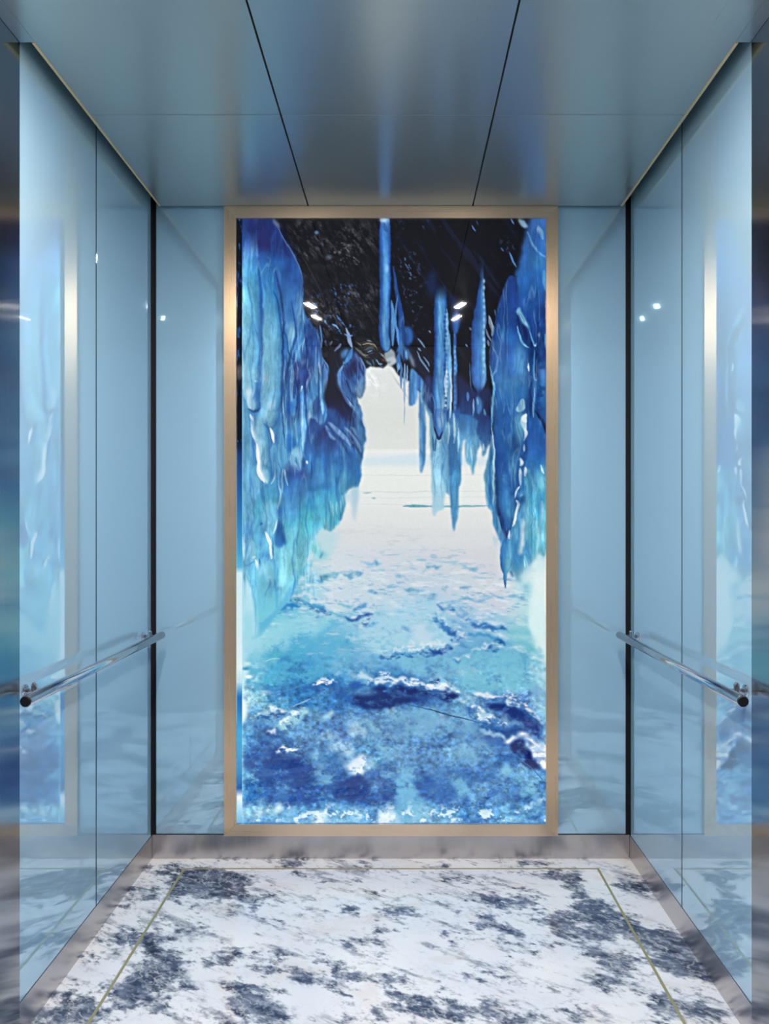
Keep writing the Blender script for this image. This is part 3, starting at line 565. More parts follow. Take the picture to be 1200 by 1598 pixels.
    A.poly('S3', [(720, 90), (800, 60), (900, 140), (960, 60), (980, 240), (1000, 300), (860, 240), (740, 200)], (50, 72, 142), 4, .8, 6)
    # lower left: long tapering icicle, cavities, glints
    A.poly('S3', [(390, 600), (480, 560), (600, 620), (590, 800), (540, 960), (480, 1060), (400, 980), (350, 910)], [(0, (100, 180, 216)), (1, (116, 186, 220))], 2, .85, 3)
    A.poly('S3', [(610, 830), (640, 900), (690, 1080), (700, 1160), (600, 1220), (530, 1160), (540, 1040)], [(0, (22, 60, 140)), (1, (28, 96, 178))], 2, .95, 3)
    A.poly('S3', [(590, 700), (640, 620), (650, 740), (600, 800)], (34, 94, 176), 2, .8, 3)
    A.poly('S3', [(320, 1050), (390, 1020), (400, 1180), (340, 1260), (260, 1230)], (50, 122, 190), 5, .7, 5)
    A.poly('S3', [(280, 1360), (340, 1290), (420, 1250), (520, 1360), (560, 1500), (480, 1460), (400, 1420), (330, 1380)], (44, 120, 190), 4, .8, 6)
    A.line('S3', [(320, 1380), (330, 1470), (318, 1560)], 18, (28, 84, 160), .85)
    A.line('S3', [(410, 1010), (450, 1090), (475, 1180), (480, 1280), (492, 1370)], [14, 24, 20, 20, 16], (226, 236, 240), .95)
    A.line('S3', [(500, 1050), (515, 1180), (520, 1350)], 11, (44, 110, 180), .8)
    A.line('S3', [(265, 1390), (285, 1470), (298, 1560)], 20, (228, 236, 242), .95)
    A.line('S3', [(220, 1380), (260, 1350)], 18, (205, 228, 240), .9)
    A.line('S3', [(580, 830), (560, 930), (520, 1030)], 12, (190, 220, 235), .85)
    for pts in ([(615, 380), (630, 470), (600, 600), (590, 680)], [(680, 100), (700, 230), (720, 340)], [(660, 100), (650, 260), (650, 450)], [(540, 0), (545, 180), (520, 260), (480, 330)], [(600, 200), (600, 330), (620, 420)]):
        A.line('S3', pts, 13, (170, 216, 234), .8)
    A.poly('S3', [(660, 190), (690, 230), (700, 380), (660, 430)], (40, 106, 182), 2, .7); A.poly('S3', [(620, 190), (640, 250), (640, 380), (610, 320)], (44, 112, 186), 2, .7)
    A.line('S3', [(335, 880), (360, 880), (330, 910)], 13, (30, 90, 165), .8); A.line('S3', [(370, 610), (385, 700)], 10, (60, 130, 190), .7)
    A.blob('S3', 180, 1250, 80, 170, (150, 200, 226), .6); A.line('S3', [(100, 1480), (170, 1470), (240, 1420)], 14, (60, 130, 190), .8)
    A.line('S3', [(96, 1040), (98, 1200), (98, 1400)], 17, (205, 232, 244), .85, 2)
    A.poly('R3', [(90, 1110), (170, 1130), (230, 1080), (300, 1060), (340, 1180), (330, 1420), (180, 1420), (170, 1300)], [(0, (110, 190, 222)), (.4, (90, 184, 218)), (1, (110, 200, 222))], 4, .8, 6)
    A.line('R3', [(200, 1180), (240, 1120), (290, 1230)], 26, (140, 205, 228), .6, 4); A.line('R3', [(310, 1060), (330, 1200), (330, 1400)], 14, (60, 150, 200), .6, 4)
    A.line('R3', [(380, 960), (390, 1100), (360, 1280)], 26, (150, 214, 228), .6, 5)
    A.poly('R3', [(45, 1130), (90, 1130), (130, 1200), (160, 1300), (180, 1420), (185, 1598), (45, 1598)], [(0, (160, 222, 240)), (.3, (196, 234, 242)), (1, (180, 226, 240))], 3, .9)
    A.line('R3', [(95, 1140), (150, 1260), (178, 1400), (182, 1590)], 8, (90, 180, 218), .7, 2)

    # pale slope at the lower left, ice bank along the right edge
    A.poly('R5', [(85, 0), (180, 0), (170, 120), (260, 90), (420, 20), (560, 0), (440, 130), (260, 200), (140, 270), (85, 340)], (150, 212, 228), 5, .7, 6)
    A.poly('R5', [(45, 0), (85, 0), (90, 330), (130, 370), (100, 470), (90, 560), (130, 660), (85, 760), (45, 690)], (205, 236, 242), 3, .9, 3)
    A.blob('R5', 110, 375, 30, 12, (70, 150, 190), .8); A.blob('R5', 130, 432, 30, 14, (225, 240, 242), .9); A.blob('R5', 120, 340, 32, 14, (200, 232, 238), .8)
    A.line('R5', [(250, 325), (300, 300), (360, 300)], 4, (170, 220, 232), .7); A.blob('R5', 330, 270, 130, 40, (70, 175, 205), .5, 1, -.2)

    # ================= right: sky fringe of icicles
    for pts, w, c0, c1 in (
        ([(285, 480), (285, 620), (290, 700)], 34, (60, 110, 180), (120, 168, 210)), ([(325, 600), (325, 800), (325, 970)], 18, (80, 130, 190), (130, 170, 205)),
        ([(370, 620), (372, 900), (370, 1180)], 17, (120, 164, 205), (160, 186, 205)), ([(370, 1180), (370, 1320), (370, 1480)], 9, (160, 184, 200), (190, 204, 210)), ([(270, 640), (275, 740)], 12, (100, 140, 190), (120, 160, 200)),
        ([(400, 640), (405, 760), (400, 880)], 12, (110, 150, 200), (150, 180, 210))):
        A.line('S8', pts, w, c0, .9, 1.2); A.line('S8', pts[1:], w * .5, c1, .7)
    A.poly('S8', [(440, 780), (470, 690), (540, 740), (600, 800), (660, 900), (670, 960), (610, 1030), (560, 1000), (550, 1120), (520, 1190), (460, 1215), (435, 1160)], ('h', [(0, (36, 84, 155)), (.12, (80, 140, 200)), (.4, (84, 146, 205)), (.62, (44, 88, 165)), (.75, (66, 122, 190)), (1, (84, 140, 198))]), 1, 1, 1)
    A.line('S8', [(560, 980), (600, 1025), (650, 985)], 9, (34, 66, 128), .8)
    A.poly('R2', [(247, 1280), (280, 1240), (290, 1598), (285, 1760), (275, 1820), (262, 1855), (250, 1800)], ('h', [(0, (44, 110, 175)), (.3, (90, 150, 200)), (.7, (70, 134, 186)), (1, (40, 110, 170))]), 1, .95, 1)
    A.poly('S8', [(640, 1100), (700, 1220), (770, 1330), (790, 1598), (740, 1598), (730, 1400), (690, 1290)], (90, 160, 205), 1, .9, 1)
    A.line('S8', [(600, 1040), (620, 1150), (640, 1160)], 18, (150, 196, 222), .8)
    # strands at the top middle
    A.tube('R1', [(1095, 62, 36), (1097, 200, 40), (1097, 450, 42), (1098, 700, 42), (1100, 900, 42), (1105, 960, 36), (1108, 985, 20)], [(-1, (10, 22, 80)), (-.75, (20, 56, 136)), (-.45, (44, 102, 182)), (-.1, (84, 150, 208)), (.3, (74, 140, 204)), (.6, (44, 100, 180)), (.82, (20, 54, 130)), (1, (10, 26, 84))], 1, 1.2, [(0, (150, 200, 235), .7), (.06, (70, 130, 205), .3), (.2, (44, 100, 186), .3), (.4, (90, 160, 215), .15), (.6, (70, 140, 205), .1), (1, (110, 170, 215), .15)])
    A.line('R1', [(1085, 80), (1100, 120), (1115, 150)], 14, (40, 70, 140), .6); A.blob('R1', 1085, 70, 26, 12, (190, 220, 238), .9); A.blob('R1', 1110, 410, 14, 30, (140, 190, 225), .6)
    A.line('R2', [(60, 400), (80, 560), (110, 700), (120, 820), (100, 900), (110, 960), (80, 1000)], 20, (24, 66, 145), .95, 2)
    A.line('R2', [(50, 640), (60, 800), (58, 960)], 15, (80, 140, 200), .9, 1.5); A.line('R2', [(90, 600), (75, 760), (95, 880), (100, 960)], 9, (70, 130, 200), .9)
    A.line('R2', [(40, 640), (38, 800), (40, 960)], 6, (16, 40, 100), .9)
    A.poly('S8', [(330, 130), (400, 90), (470, 150), (488, 260), (450, 340), (390, 360), (340, 250)], ('h', [(0, (20, 48, 120)), (.6, (34, 84, 165)), (1, (50, 110, 190))]), 2, .95, 2)
    A.poly('S8', [(320, 130), (370, 350), (440, 440), (430, 540), (350, 560), (310, 500), (250, 470), (300, 330)], (64, 120, 190), 2, .9, 3)
    A.line('S8', [(350, 400), (360, 500), (350, 590)], 12, (30, 62, 130), .8); A.line('S8', [(390, 440), (400, 550)], 18, (120, 174, 216), .8)
    A.poly('S8', [(430, 480), (480, 520), (530, 640), (480, 670), (440, 590)], (150, 172, 205), 2, .85, 4)
    A.poly('S8', [(440, 390), (520, 480), (640, 640), (740, 800), (760, 1000), (690, 940), (620, 820), (520, 680)], (28, 30, 48), 2, .9, 4)
    A.poly('S8', [(660, 840), (740, 800), (780, 1000), (770, 1300), (700, 1220), (650, 1100)], [(0, (40, 52, 104)), (1, (44, 74, 140))], 2, .9, 3)
    for pts, w in (([(560, 260), (610, 330), (660, 400)], 11), ([(540, 440), (600, 560), (680, 680), (720, 740)], 14), ([(640, 520), (700, 600), (720, 660)], 10), ([(710, 150), (740, 180)], 10), ([(560, 400), (600, 440)], 14)):
        A.line('S8', pts, w, (120, 154, 195), .75)
    # bright icicle with beaded side and its thin neighbours
    dn = vnoise(H, W, 3, 5, 99, 3, .6)
    A.tube('R2', [(405, 520, 22), (400, 600, 42), (397, 760, 48), (395, 1000, 50), (390, 1250, 52), (385, 1450, 44), (385, 1540, 34), (385, 1600, 16)], [(-1, (10, 26, 84)), (-.82, (18, 50, 124)), (-.5, (50, 110, 186)), (-.2, (100, 168, 215)), (.2, (84, 150, 205)), (.55, (60, 120, 190)), (.82, (26, 66, 142)), (1, (12, 32, 96))], 1, 1.2, [(0, (40, 84, 165), .7), (.12, (60, 140, 205), .2), (.5, (90, 156, 206), 0), (.8, (60, 120, 186), .35), (1, (22, 40, 90), .85)], fade=.12)
    A.line('R2', [(440, 700), (445, 900), (450, 1100), (455, 1300), (445, 1420)], 17, (104, 170, 215), .9, 1.5)
    A.poly('R2', [(418, 1290), (440, 1290), (440, 1410), (412, 1540), (395, 1500), (390, 1420)], (150, 190, 222), 2, .8, 3)
    for y in range(720, 1420, 34):
        A.blob('R2', 428 + 6 * np.sin(y * .7), y, 8, 12 + 6 * np.sin(y), (26, 66, 140), .75); A.blob('R2', 438 + 8 * np.sin(y * 1.3), y + 17, 9, 10, (190, 218, 236), .3 + .5 * (y > 1100))
    A.line('R2', [(440, 1130), (432, 1220), (436, 1320)], 10, (200, 222, 238), .8)
    A.line('R2', [(463, 880), (465, 1100), (466, 1300), (462, 1440)], 11, (110, 166, 214), .9); A.line('R2', [(466, 1120), (468, 1300), (464, 1430)], 6, (205, 220, 236), .85)
    A.line('R2', [(498, 860), (500, 1050), (498, 1250), (495, 1400), (490, 1500)], 14, (54, 112, 186), .95, 1.4)
    for y in range(960, 1480, 40): A.blob('R2', 498, y, 7, 14, (130, 180, 220), .6)
    A.poly('R2', [(470, 770), (510, 700), (540, 770), (530, 830), (505, 880), (480, 840)], ('h', [(0, (18, 44, 110)), (.6, (44, 100, 180)), (1, (22, 50, 116))]), 2, .95, 2)
    A.line('R2', [(505, 880), (500, 960)], 9, (34, 70, 140), .8)
    A.poly('R2', [(300, 480), (340, 420), (380, 540), (350, 620), (300, 560)], (24, 44, 96), 4, .7, 6)
    A.poly('R2', [(455, 600), (500, 620), (540, 700), (480, 720)], (24, 44, 96), 3, .7, 5)
    # second icicle further right
    A.tube('R2', [(688, 330, 14), (688, 500, 16), (680, 660, 34), (668, 800, 50), (664, 950, 52), (664, 1120, 54), (668, 1210, 48), (670, 1260, 24)], [(-1, (8, 20, 70)), (-.75, (16, 44, 112)), (-.4, (34, 80, 158)), (0, (50, 110, 188)), (.5, (84, 150, 205)), (.8, (110, 170, 214)), (1, (30, 70, 140))], 1, 1.3, [(0, (22, 40, 100), .85), (.15, (40, 100, 185), .5), (.4, (34, 84, 165), .4), (.7, (80, 140, 200), .2), (.9, (96, 156, 208), .3), (1, (50, 100, 170), .5)], fade=.3)
    for y in range(500, 1180, 46): A.blob('R2', 702 - 3 * np.sin(y), y, 9, 16, (168, 210, 234), .7)
    A.line('R2', [(690, 500), (686, 700), (684, 900), (672, 1040)], 10, (74, 134, 200), .7, 1.5)
    A.line('S5', [(100, 850), (110, 1000), (120, 1180), (170, 1290)], 9, (70, 120, 185), .7)
    A.line('S5', [(215, 1200), (225, 1290)], 12, (40, 90, 165), .8)
    for pts, w, c in (([(360, 210), (385, 300), (420, 400), (410, 490)], 26, (150, 172, 196)), ([(330, 380), (360, 480), (400, 560)], 12, (110, 135, 165)), ([(440, 120), (455, 200)], 11, (60, 96, 150)), ([(350, 540), (365, 620)], 15, (110, 130, 160)), ([(100, 360), (125, 400)], 13, (90, 110, 140)), ([(50, 600), (80, 635)], 13, (90, 120, 160))):
        A.line('S5', pts, w, c, .85)
    A.line('S5', [(370, 250), (400, 400)], 6, (60, 74, 96), .7); A.line('S5', [(390, 330), (410, 460)], 5, (50, 64, 90), .7)
    # dim mid part between the icicles, lower edge
    A.poly('R2', [(510, 1150), (620, 1260), (740, 1260), (770, 1400), (740, 1580), (640, 1598), (540, 1598), (500, 1400)], [(0, (28, 34, 64)), (.4, (30, 46, 98)), (1, (36, 92, 160))], 3, .9, 8)
    A.line('S5', [(215, 1310), (235, 1420), (225, 1540)], 44, (60, 122, 186), .85, 3); A.line('S5', [(215, 1320), (218, 1420)], 13, (130, 186, 220), .8)
    A.line('S5', [(160, 1340), (158, 1450), (152, 1590)], 12, (120, 160, 205), .8); A.line('S5', [(70, 1250), (80, 1360)], 18, (66, 120, 186), .8)
    A.poly('S5', [(270, 1180), (340, 1180), (400, 1240), (420, 1400), (400, 1598), (330, 1598), (290, 1420)], [(0, (30, 40, 78)), (1, (16, 26, 70))], 3, .95, 4)
    A.line('S5', [(300, 1480), (320, 1598)], 18, (84, 140, 190), .8)
    fr = [(435, 150), (540, 100), (640, 110), (760, 200), (740, 260), (720, 300), (695, 330), (680, 260), (660, 320), (640, 380), (620, 465), (600, 400), (575, 370), (570, 220), (550, 310), (535, 260), (540, 480), (525, 560), (520, 740), (505, 800), (490, 862), (475, 790), (462, 600), (440, 585), (425, 640), (420, 690), (385, 720), (345, 745), (330, 500), (325, 200)]
    A.poly('R4', [(325, 60), (435, 60), (445, 250), (440, 560), (425, 640), (420, 700), (385, 720), (345, 745), (332, 500)], [(0, (90, 152, 198)), (.35, (120, 178, 208)), (.75, (152, 200, 220)), (1, (176, 208, 222))], 1, .95, 2)
    A.poly('R4', [(400, 250), (460, 120), (470, 560), (440, 585), (420, 520), (400, 430)], [(0, (80, 140, 190)), (1, (100, 168, 205))], 1, .8, 2)
    A.poly('R4', [(455, 60), (535, 60), (540, 480), (525, 560), (520, 740), (505, 800), (490, 862), (475, 790), (462, 600), (455, 400)], [(0, (60, 124, 180)), (.5, (66, 140, 190)), (1, (90, 160, 195))], 1, 1, 1)
    A.poly('R4', [(455, 80), (495, 80), (495, 380), (475, 460), (455, 420)], (48, 110, 172), 1, .85, 2)
    A.poly('R4', [(500, 40), (640, 60), (690, 180), (660, 300), (655, 340), (640, 380), (620, 465), (600, 400), (575, 370), (572, 220), (555, 230), (548, 310), (535, 270), (510, 260)], [(0, (40, 96, 162)), (.4, (84, 150, 196)), (1, (110, 178, 205))], 1, .95, 3)
    A.line('R4', [(620, 250), (620, 360)], 14, (150, 200, 214), .7); A.line('R4', [(590, 240), (588, 340)], 7, (150, 196, 212), .7)
    A.poly('R4', [(660, 60), (700, 40), (750, 60), (755, 220), (730, 260), (715, 310), (695, 330), (685, 250), (660, 160)], [(0, (24, 50, 118)), (.6, (36, 90, 160)), (1, (90, 160, 196))], 1, .95, 3)
    A.line('R4', [(700, 240), (700, 290)], 8, (170, 210, 220), .8)
    A.poly('R4', [(345, 0), (440, 0), (425, 110), (400, 180), (382, 202), (362, 160), (346, 90)], ('h', [(0, (20, 46, 116)), (.3, (60, 110, 180)), (.7, (70, 124, 186)), (1, (34, 72, 146))]), 1, 1, 1)
    A.poly('R4', [(395, 0), (420, 0), (415, 100), (385, 130), (375, 70)], (150, 186, 214), 2, .7, 2); A.line('R4', [(350, 120), (382, 200), (410, 150)], 9, (20, 30, 80), .85)
    A.line('R4', [(340, 180), (350, 285), (365, 190)], 9, (60, 110, 176), .8)
    A.poly('R4', [(420, 0), (520, 0), (520, 80), (460, 90), (430, 70)], (34, 84, 156), 2, .8, 4)
    for x, y0, y1 in ((462, -60, 60), (490, 20, 200), (450, 80, 240), (492, 60, 240), (380, 210, 270), (520, 120, 300)):
        A.line('R4', [(x, y0), (x + 2, (y0 + y1) / 2), (x, y1)], 8, (170, 208, 228), .75)

    # ================= right: the large column and the ice beyond it
    A.poly('P', [(790, 640), (851, 640), (851, 780), (838, 860), (815, 905), (800, 890), (785, 800)], [(0, (34, 90, 166)), (.5, (54, 128, 186)), (1, (84, 160, 196))], 2, 1, 3)
    A.poly('R2', [(1020, 60), (1150, 60), (1150, 1620), (1000, 1620), (940, 900), (930, 500), (960, 380)], [(0, (50, 96, 176)), (.15, (48, 104, 184)), (.3, (34, 96, 176)), (.45, (18, 62, 145)), (.6, (12, 46, 110)), (.75, (24, 84, 160)), (1, (30, 84, 165))], 3, 1, 5)
    A.poly('R2', [(945, 60), (975, 60), (1010, 110), (980, 120)], (150, 195, 230), 1, .85, 3)
    for pts, w, c, al in (([(1010, 150), (1050, 240), (1100, 300), (1145, 330)], 9, (110, 170, 220), .8), ([(1090, 110), (1120, 200)], 18, (130, 190, 225), .7), ([(1085, 120), (1090, 160)], 12, (200, 226, 240), .8),
                          ([(1130, 430), (1140, 560)], 18, (90, 170, 215), .6), ([(1140, 880), (1142, 980)], 13, (110, 190, 226), .7)):
        A.line('R2', pts, w, c, al, 2)
    A.blob('R2', 1075, 190, 40, 50, (40, 90, 176), .6); A.blob('R2', 1085, 360, 50, 60, (60, 140, 205), .6); A.blob('R2', 1120, 720, 28, 60, (10, 36, 96), .7); A.blob('R2', 1125, 990, 24, 60, (8, 36, 95), .7); A.blob('R2', 1120, 1130, 26, 90, (36, 110, 190), .6); A.blob('R2', 1125, 1250, 26, 120, (60, 140, 205), .5)
    A.blob('R2', 1040, 620, 60, 60, (26, 72, 160), .6); A.blob('R2', 1093, 880, 9, 15, (215, 234, 245), .95)
    A.blob('R2', 1090, 810, 14, 120, (12, 48, 120), .6)
    n = vnoise(H, W, 10, 12, 111, 4, .6)
    A.mix(smooth01(n, .52, .7) * .45 * smooth01(xp, 826, 838) * smooth01(yp, 460, 500) * (1 - smooth01(yp, 640, 680)), (8, 30, 88))
    col = [(878, 470), (930, 480), (945, 640), (940, 760), (960, 880), (1000, 960), (1015, 1060), (1025, 1250), (1020, 1420), (1020, 1650), (1010, 1760), (985, 1850), (960, 1960), (950, 2060), (935, 2140), (910, 2230), (885, 2320), (870, 2360), (845, 2280), (810, 2180), (785, 2080), (778, 1900), (765, 1600), (765, 1300), (750, 1150), (745, 1000), (770, 860), (800, 700), (830, 580)]
    A.poly('R2', col, [(0, (20, 46, 112)), (.08, (22, 58, 140)), (.2, (20, 70, 150)), (.3, (44, 92, 170)), (.4, (60, 124, 188)), (.48, (40, 100, 172)), (.58, (28, 88, 160)), (.7, (24, 72, 146)), (.85, (48, 120, 180)), (1, (66, 150, 196))], 1, 1, 2)
    cmask = A.mask('R2', col, 1, 2); rim = np.clip(cmask - blur(cmask, 7), 0, 1) * cmask
    A.mix(np.clip(rim * 1.5, 0, .7) * (yp > 480), (12, 36, 100))
    n = vnoise(H, W, 16, 22, 113, 4, .62); cm = smooth01(xp, 764, 772) * (1 - smooth01(xp, 816, 824)) * smooth01(yp, 600, 650) * (1 - smooth01(yp, 830, 860))
    A.mix(smooth01(n, .5, .72) * .4 * cm, (22, 66, 140)); A.mix(smooth01(1 - n, .52, .74) * .35 * cm, (92, 164, 204))
    A.blob('R2', 960, 1060, 46, 130, (92, 160, 205), .7); A.blob('R2', 880, 900, 60, 60, (34, 104, 180), .5); A.blob('R2', 960, 1280, 60, 60, (44, 116, 184), .5); A.blob('R2', 840, 1480, 60, 120, (24, 84, 160), .6)
    A.blob('R2', 815, 980, 46, 60, (66, 104, 182), .5); A.blob('R4', 850, 200, 60, 160, (30, 84, 160), .55); A.blob('R4', 910, 380, 46, 90, (70, 150, 196), .5); A.blob('R4', 960, 120, 40, 110, (110, 184, 210), .75)
    A.blob('R4', 840, 600, 34, 130, (36, 98, 170), .5); A.blob('R4', 900, 720, 36, 80, (90, 168, 204), .5)
    for pts, w, c, al in (([(758, 960), (800, 1040), (790, 1120), (765, 1180), (775, 1240)], 8, (104, 150, 205), .8), ([(745, 1100), (770, 1250), (760, 1400), (758, 1540)], 8, (104, 176, 214), .85),
                          ([(975, 1340), (970, 1390), (940, 1420)], 26, (160, 206, 216), .8), ([(1000, 1440), (985, 1500), (1000, 1560)], 20, (180, 215, 225), .85)):
        A.line('R2', pts, w, c, al, 1.5)
    A.blob('S5', 435, 1130, 14, 26, (140, 195, 225), .8)
    for pts, w in (([(870, 60), (840, 110), (870, 170)], 30), ([(860, 260), (880, 320), (850, 420)], 20), ([(850, 470), (845, 560)], 14), ([(800, 660), (820, 720), (800, 760)], 24), ([(800, 790), (800, 900), (795, 1020)], 24), ([(790, 1030), (740, 1100), (720, 1200)], 12), ([(740, 1230), (770, 1290), (740, 1400), (710, 1560)], 19), ([(820, 1150), (790, 1180)], 13)):
        A.line('S6', pts, w, (216, 230, 232), .88, 1.2)
    for pts, w in (([(735, 0), (725, 90), (690, 190)], 16), ([(650, 240), (635, 330), (620, 430)], 15)):
        A.line('S7', pts, w, (222, 232, 232), .92, 1.2)
    A.poly('S6', [(730, 1160), (780, 1100), (830, 1140), (780, 1200)], (80, 150, 196), 2, .7, 3)
    A.poly('S6', [(790, 1200), (850, 1150), (840, 1260), (800, 1300)], (30, 90, 160), 2, .85, 3); A.poly('S6', [(820, 860), (870, 900), (860, 1080), (830, 1100), (810, 1040)], (28, 92, 165), 2, .7, 3)
    # left rim of the column: fringe, white line, dark inner edge
    A.poly('S6', [(390, 420), (370, 560), (330, 760), (300, 900), (310, 1080), (335, 1300), (400, 1400), (440, 1598), (520, 1598), (460, 1300), (440, 1100), (450, 800), (430, 500)], [(0, (60, 130, 180)), (.5, (84, 156, 190)), (1, (70, 146, 190))], 1, .95, 2)
    A.poly('S6', [(395, 480), (410, 640), (400, 800), (395, 1000), (400, 1200), (385, 1310), (360, 1180), (358, 1000), (380, 800), (385, 600)], (32, 92, 165), 1, .9, 2)
    A.line('S6', [(405, 230), (420, 400), (440, 550), (435, 700), (440, 860), (420, 1000), (430, 1150), (410, 1300)], 13, (176, 212, 224), .85)
    A.poly('S6', [(450, 850), (470, 1000), (460, 1180), (520, 1380), (570, 1598), (510, 1598), (460, 1400), (440, 1180)], (20, 44, 106), 2, .9, 3)
    A.poly('S7', [(470, 0), (540, 60), (580, 200), (600, 430), (560, 300), (510, 120)], (24, 46, 108), 2, .9, 3)
    A.line('S7', [(470, 40), (510, 160), (560, 330)], 12, (110, 180, 210), .8)
    A.poly('S7', [(410, 0), (470, 20), (520, 180), (580, 340), (600, 440), (620, 700), (600, 800), (560, 790), (530, 700), (520, 540), (520, 400), (480, 290), (440, 160)], [(0, (70, 146, 190)), (.5, (52, 120, 186)), (1, (44, 110, 180))], 1, .8, 2)
    # lower bulb and its tips
    A.tube('S7', [(610, 420, 70), (610, 520, 88), (605, 640, 86), (600, 740, 56), (600, 840, 24), (594, 940, 17), (596, 1020, 6)], [(-1, (36, 96, 170)), (-.5, (64, 134, 190)), (.2, (100, 176, 206)), (.7, (112, 184, 208)), (1, (60, 136, 186))], 1, 1.2, [(0, (56, 130, 186), .5), (.5, (80, 150, 200), 0), (.75, (50, 120, 180), .5), (1, (34, 84, 140), .8)])
    A.poly('S7', [(680, 380), (780, 220), (860, 240), (870, 420), (830, 560), (830, 700), (760, 770), (690, 780), (640, 820), (690, 600)], [(0, (56, 130, 186)), (.6, (60, 136, 196)), (1, (80, 160, 200))], 2, .9, 3)
    A.poly('S7', [(655, 800), (680, 800), (700, 885), (680, 860)], (40, 104, 160), 1, .9)
    A.poly('S7', [(820, 80), (860, 100), (865, 180), (840, 240), (868, 330), (850, 460), (830, 520), (810, 580), (760, 540), (780, 480), (790, 380), (800, 220)], (214, 228, 232), 2, .9, 3)
    A.line('S7', [(845, 580), (855, 680), (860, 740)], 11, (225, 236, 240), .9)
    # turquoise sheet and pale ice at the edge
    A.poly('S6', [(860, 880), (930, 780), (1000, 900), (1060, 760), (1150, 900), (1150, 2000), (1020, 2050), (910, 2070), (880, 2200), (850, 1980), (870, 1600), (850, 1300)], [(0, (84, 164, 200)), (.3, (74, 164, 200)), (.6, (92, 182, 208)), (1, (104, 192, 208))], 2, .95, 4)
    st3 = vnoise(H, W, 5, 40, 121, 4, .6); sm = smooth01(xp, 816, 824) * smooth01(yp, 735, 770) * (1 - smooth01(yp, 860, 880))
    A.mix(smooth01(st3, .5, .72) * .45 * sm, (48, 132, 186)); A.mix(smooth01(1 - st3, .52, .72) * .45 * sm, (170, 220, 230))
    A.poly('S6', [(900, 380), (1040, 320), (1070, 700), (1040, 780), (940, 760), (890, 760)], [(0, (32, 76, 160)), (1, (38, 108, 178))], 3, .85, 4)
    A.poly('S6', [(900, 760), (940, 760), (980, 900), (1010, 1060), (960, 930), (930, 860)], (34, 90, 165), 2, .7, 4)
    A.line('S6', [(870, 780), (870, 840), (860, 900)], 18, (220, 234, 238), .9); A.line('S6', [(1070, 750), (1095, 830), (1120, 880)], 12, (200, 230, 238), .85)
    A.line('S6', [(1090, 1250), (1095, 1400), (1085, 1540)], 22, (190, 228, 236), .6, 4); A.blob('S6', 1090, 1000, 46, 100, (130, 206, 222), .6)
    A.poly('S6', [(990, 0), (1040, 60), (1100, 150), (1130, 300), (1150, 340), (1150, 0)], [(0, (16, 40, 90)), (1, (14, 24, 60))], 1, .5, 2)
    A.line('S6', [(1000, 10), (1050, 90), (1110, 180), (1140, 330)], 20, (12, 26, 70), .9, 1.5); A.poly('S6', [(1060, 0), (1150, 0), (1150, 200), (1100, 110)], (30, 90, 175), 2, .9)
    A.line('S5', [(985, 1190), (985, 1300), (970, 1440), (970, 1598)], 14, (130, 180, 215), .75); A.line('S5', [(905, 860), (915, 960)], 14, (190, 220, 235), .9); A.line('S5', [(980, 680), (985, 850), (985, 1050), (1020, 1080)], 14, (60, 130, 195), .8)
    A.line('S5', [(940, 1100), (930, 1300), (930, 1598)], 24, (20, 46, 110), .8, 2)
    A.poly('S7', [(1020, 560), (1060, 530), (1110, 600), (1150, 640), (1150, 1598), (930, 1598), (910, 1400), (900, 1200), (950, 1000), (980, 800)], [(0, (196, 228, 232)), (.35, (226, 240, 240)), (.7, (216, 240, 240)), (1, (196, 232, 234))], 3, .95, 4)
    A.poly('S7', [(900, 680), (1020, 600), (990, 800), (930, 1000), (830, 960), (780, 850), (840, 760)], (214, 234, 236), 5, .85, 6)
    A.poly('S7', [(810, 960), (930, 930), (940, 1050), (890, 1190), (850, 1060)], (140, 208, 220), 5, .8, 6)
    A.poly('S7', [(730, 900), (800, 900), (860, 1180), (900, 1250), (900, 1480), (780, 1480), (790, 1250)], (176, 218, 224), 6, .7, 6)
    A.line('S7', [(1035, 180), (1040, 380), (1030, 540)], 18, (190, 230, 238), .6, 3)
    A.line('S7', [(1138, 500), (1138, 1598)], 12, (240, 248, 248), .8, 2)
    A.poly('R6', [(1020, 0), (1145, 0), (1145, 330), (1120, 230), (1095, 190), (1080, 250), (1050, 150), (1030, 90)], (214, 238, 238), 2, .9, 2)
    A.poly('R6', [(880, 100), (1020, 90), (1060, 200), (1060, 260), (960, 220), (900, 190)], (120, 196, 208), 4, .6, 8)
    A.poly('R6', [(1060, 440), (1145, 420), (1145, 760), (1100, 640), (1050, 560)], (160, 212, 228), 6, .6, 6)
    # crack with pale rims in the upper right
    A.poly('S5', [(765, 200), (800, 300), (880, 380), (940, 520), (960, 600), (920, 640), (870, 590), (810, 500), (770, 380), (745, 260)], (16, 34, 92), 1, .97, 1)
    A.poly('S5', [(740, 140), (775, 85), (820, 180), (890, 310), (925, 410), (870, 340), (800, 270), (760, 190)], (130, 190, 212), 1, .92, 2); A.line('S5', [(790, 170), (850, 290)], 7, (40, 96, 150), .8)
    A.line('S5', [(750, 340), (780, 440), (820, 560), (870, 620), (910, 635)], 14, (120, 190, 216), .9); A.line('S5', [(920, 400), (950, 520), (990, 610), (1015, 570)], 12, (84, 150, 200), .85); A.blob('S5', 995, 612, 16, 16, (170, 210, 230), .9)

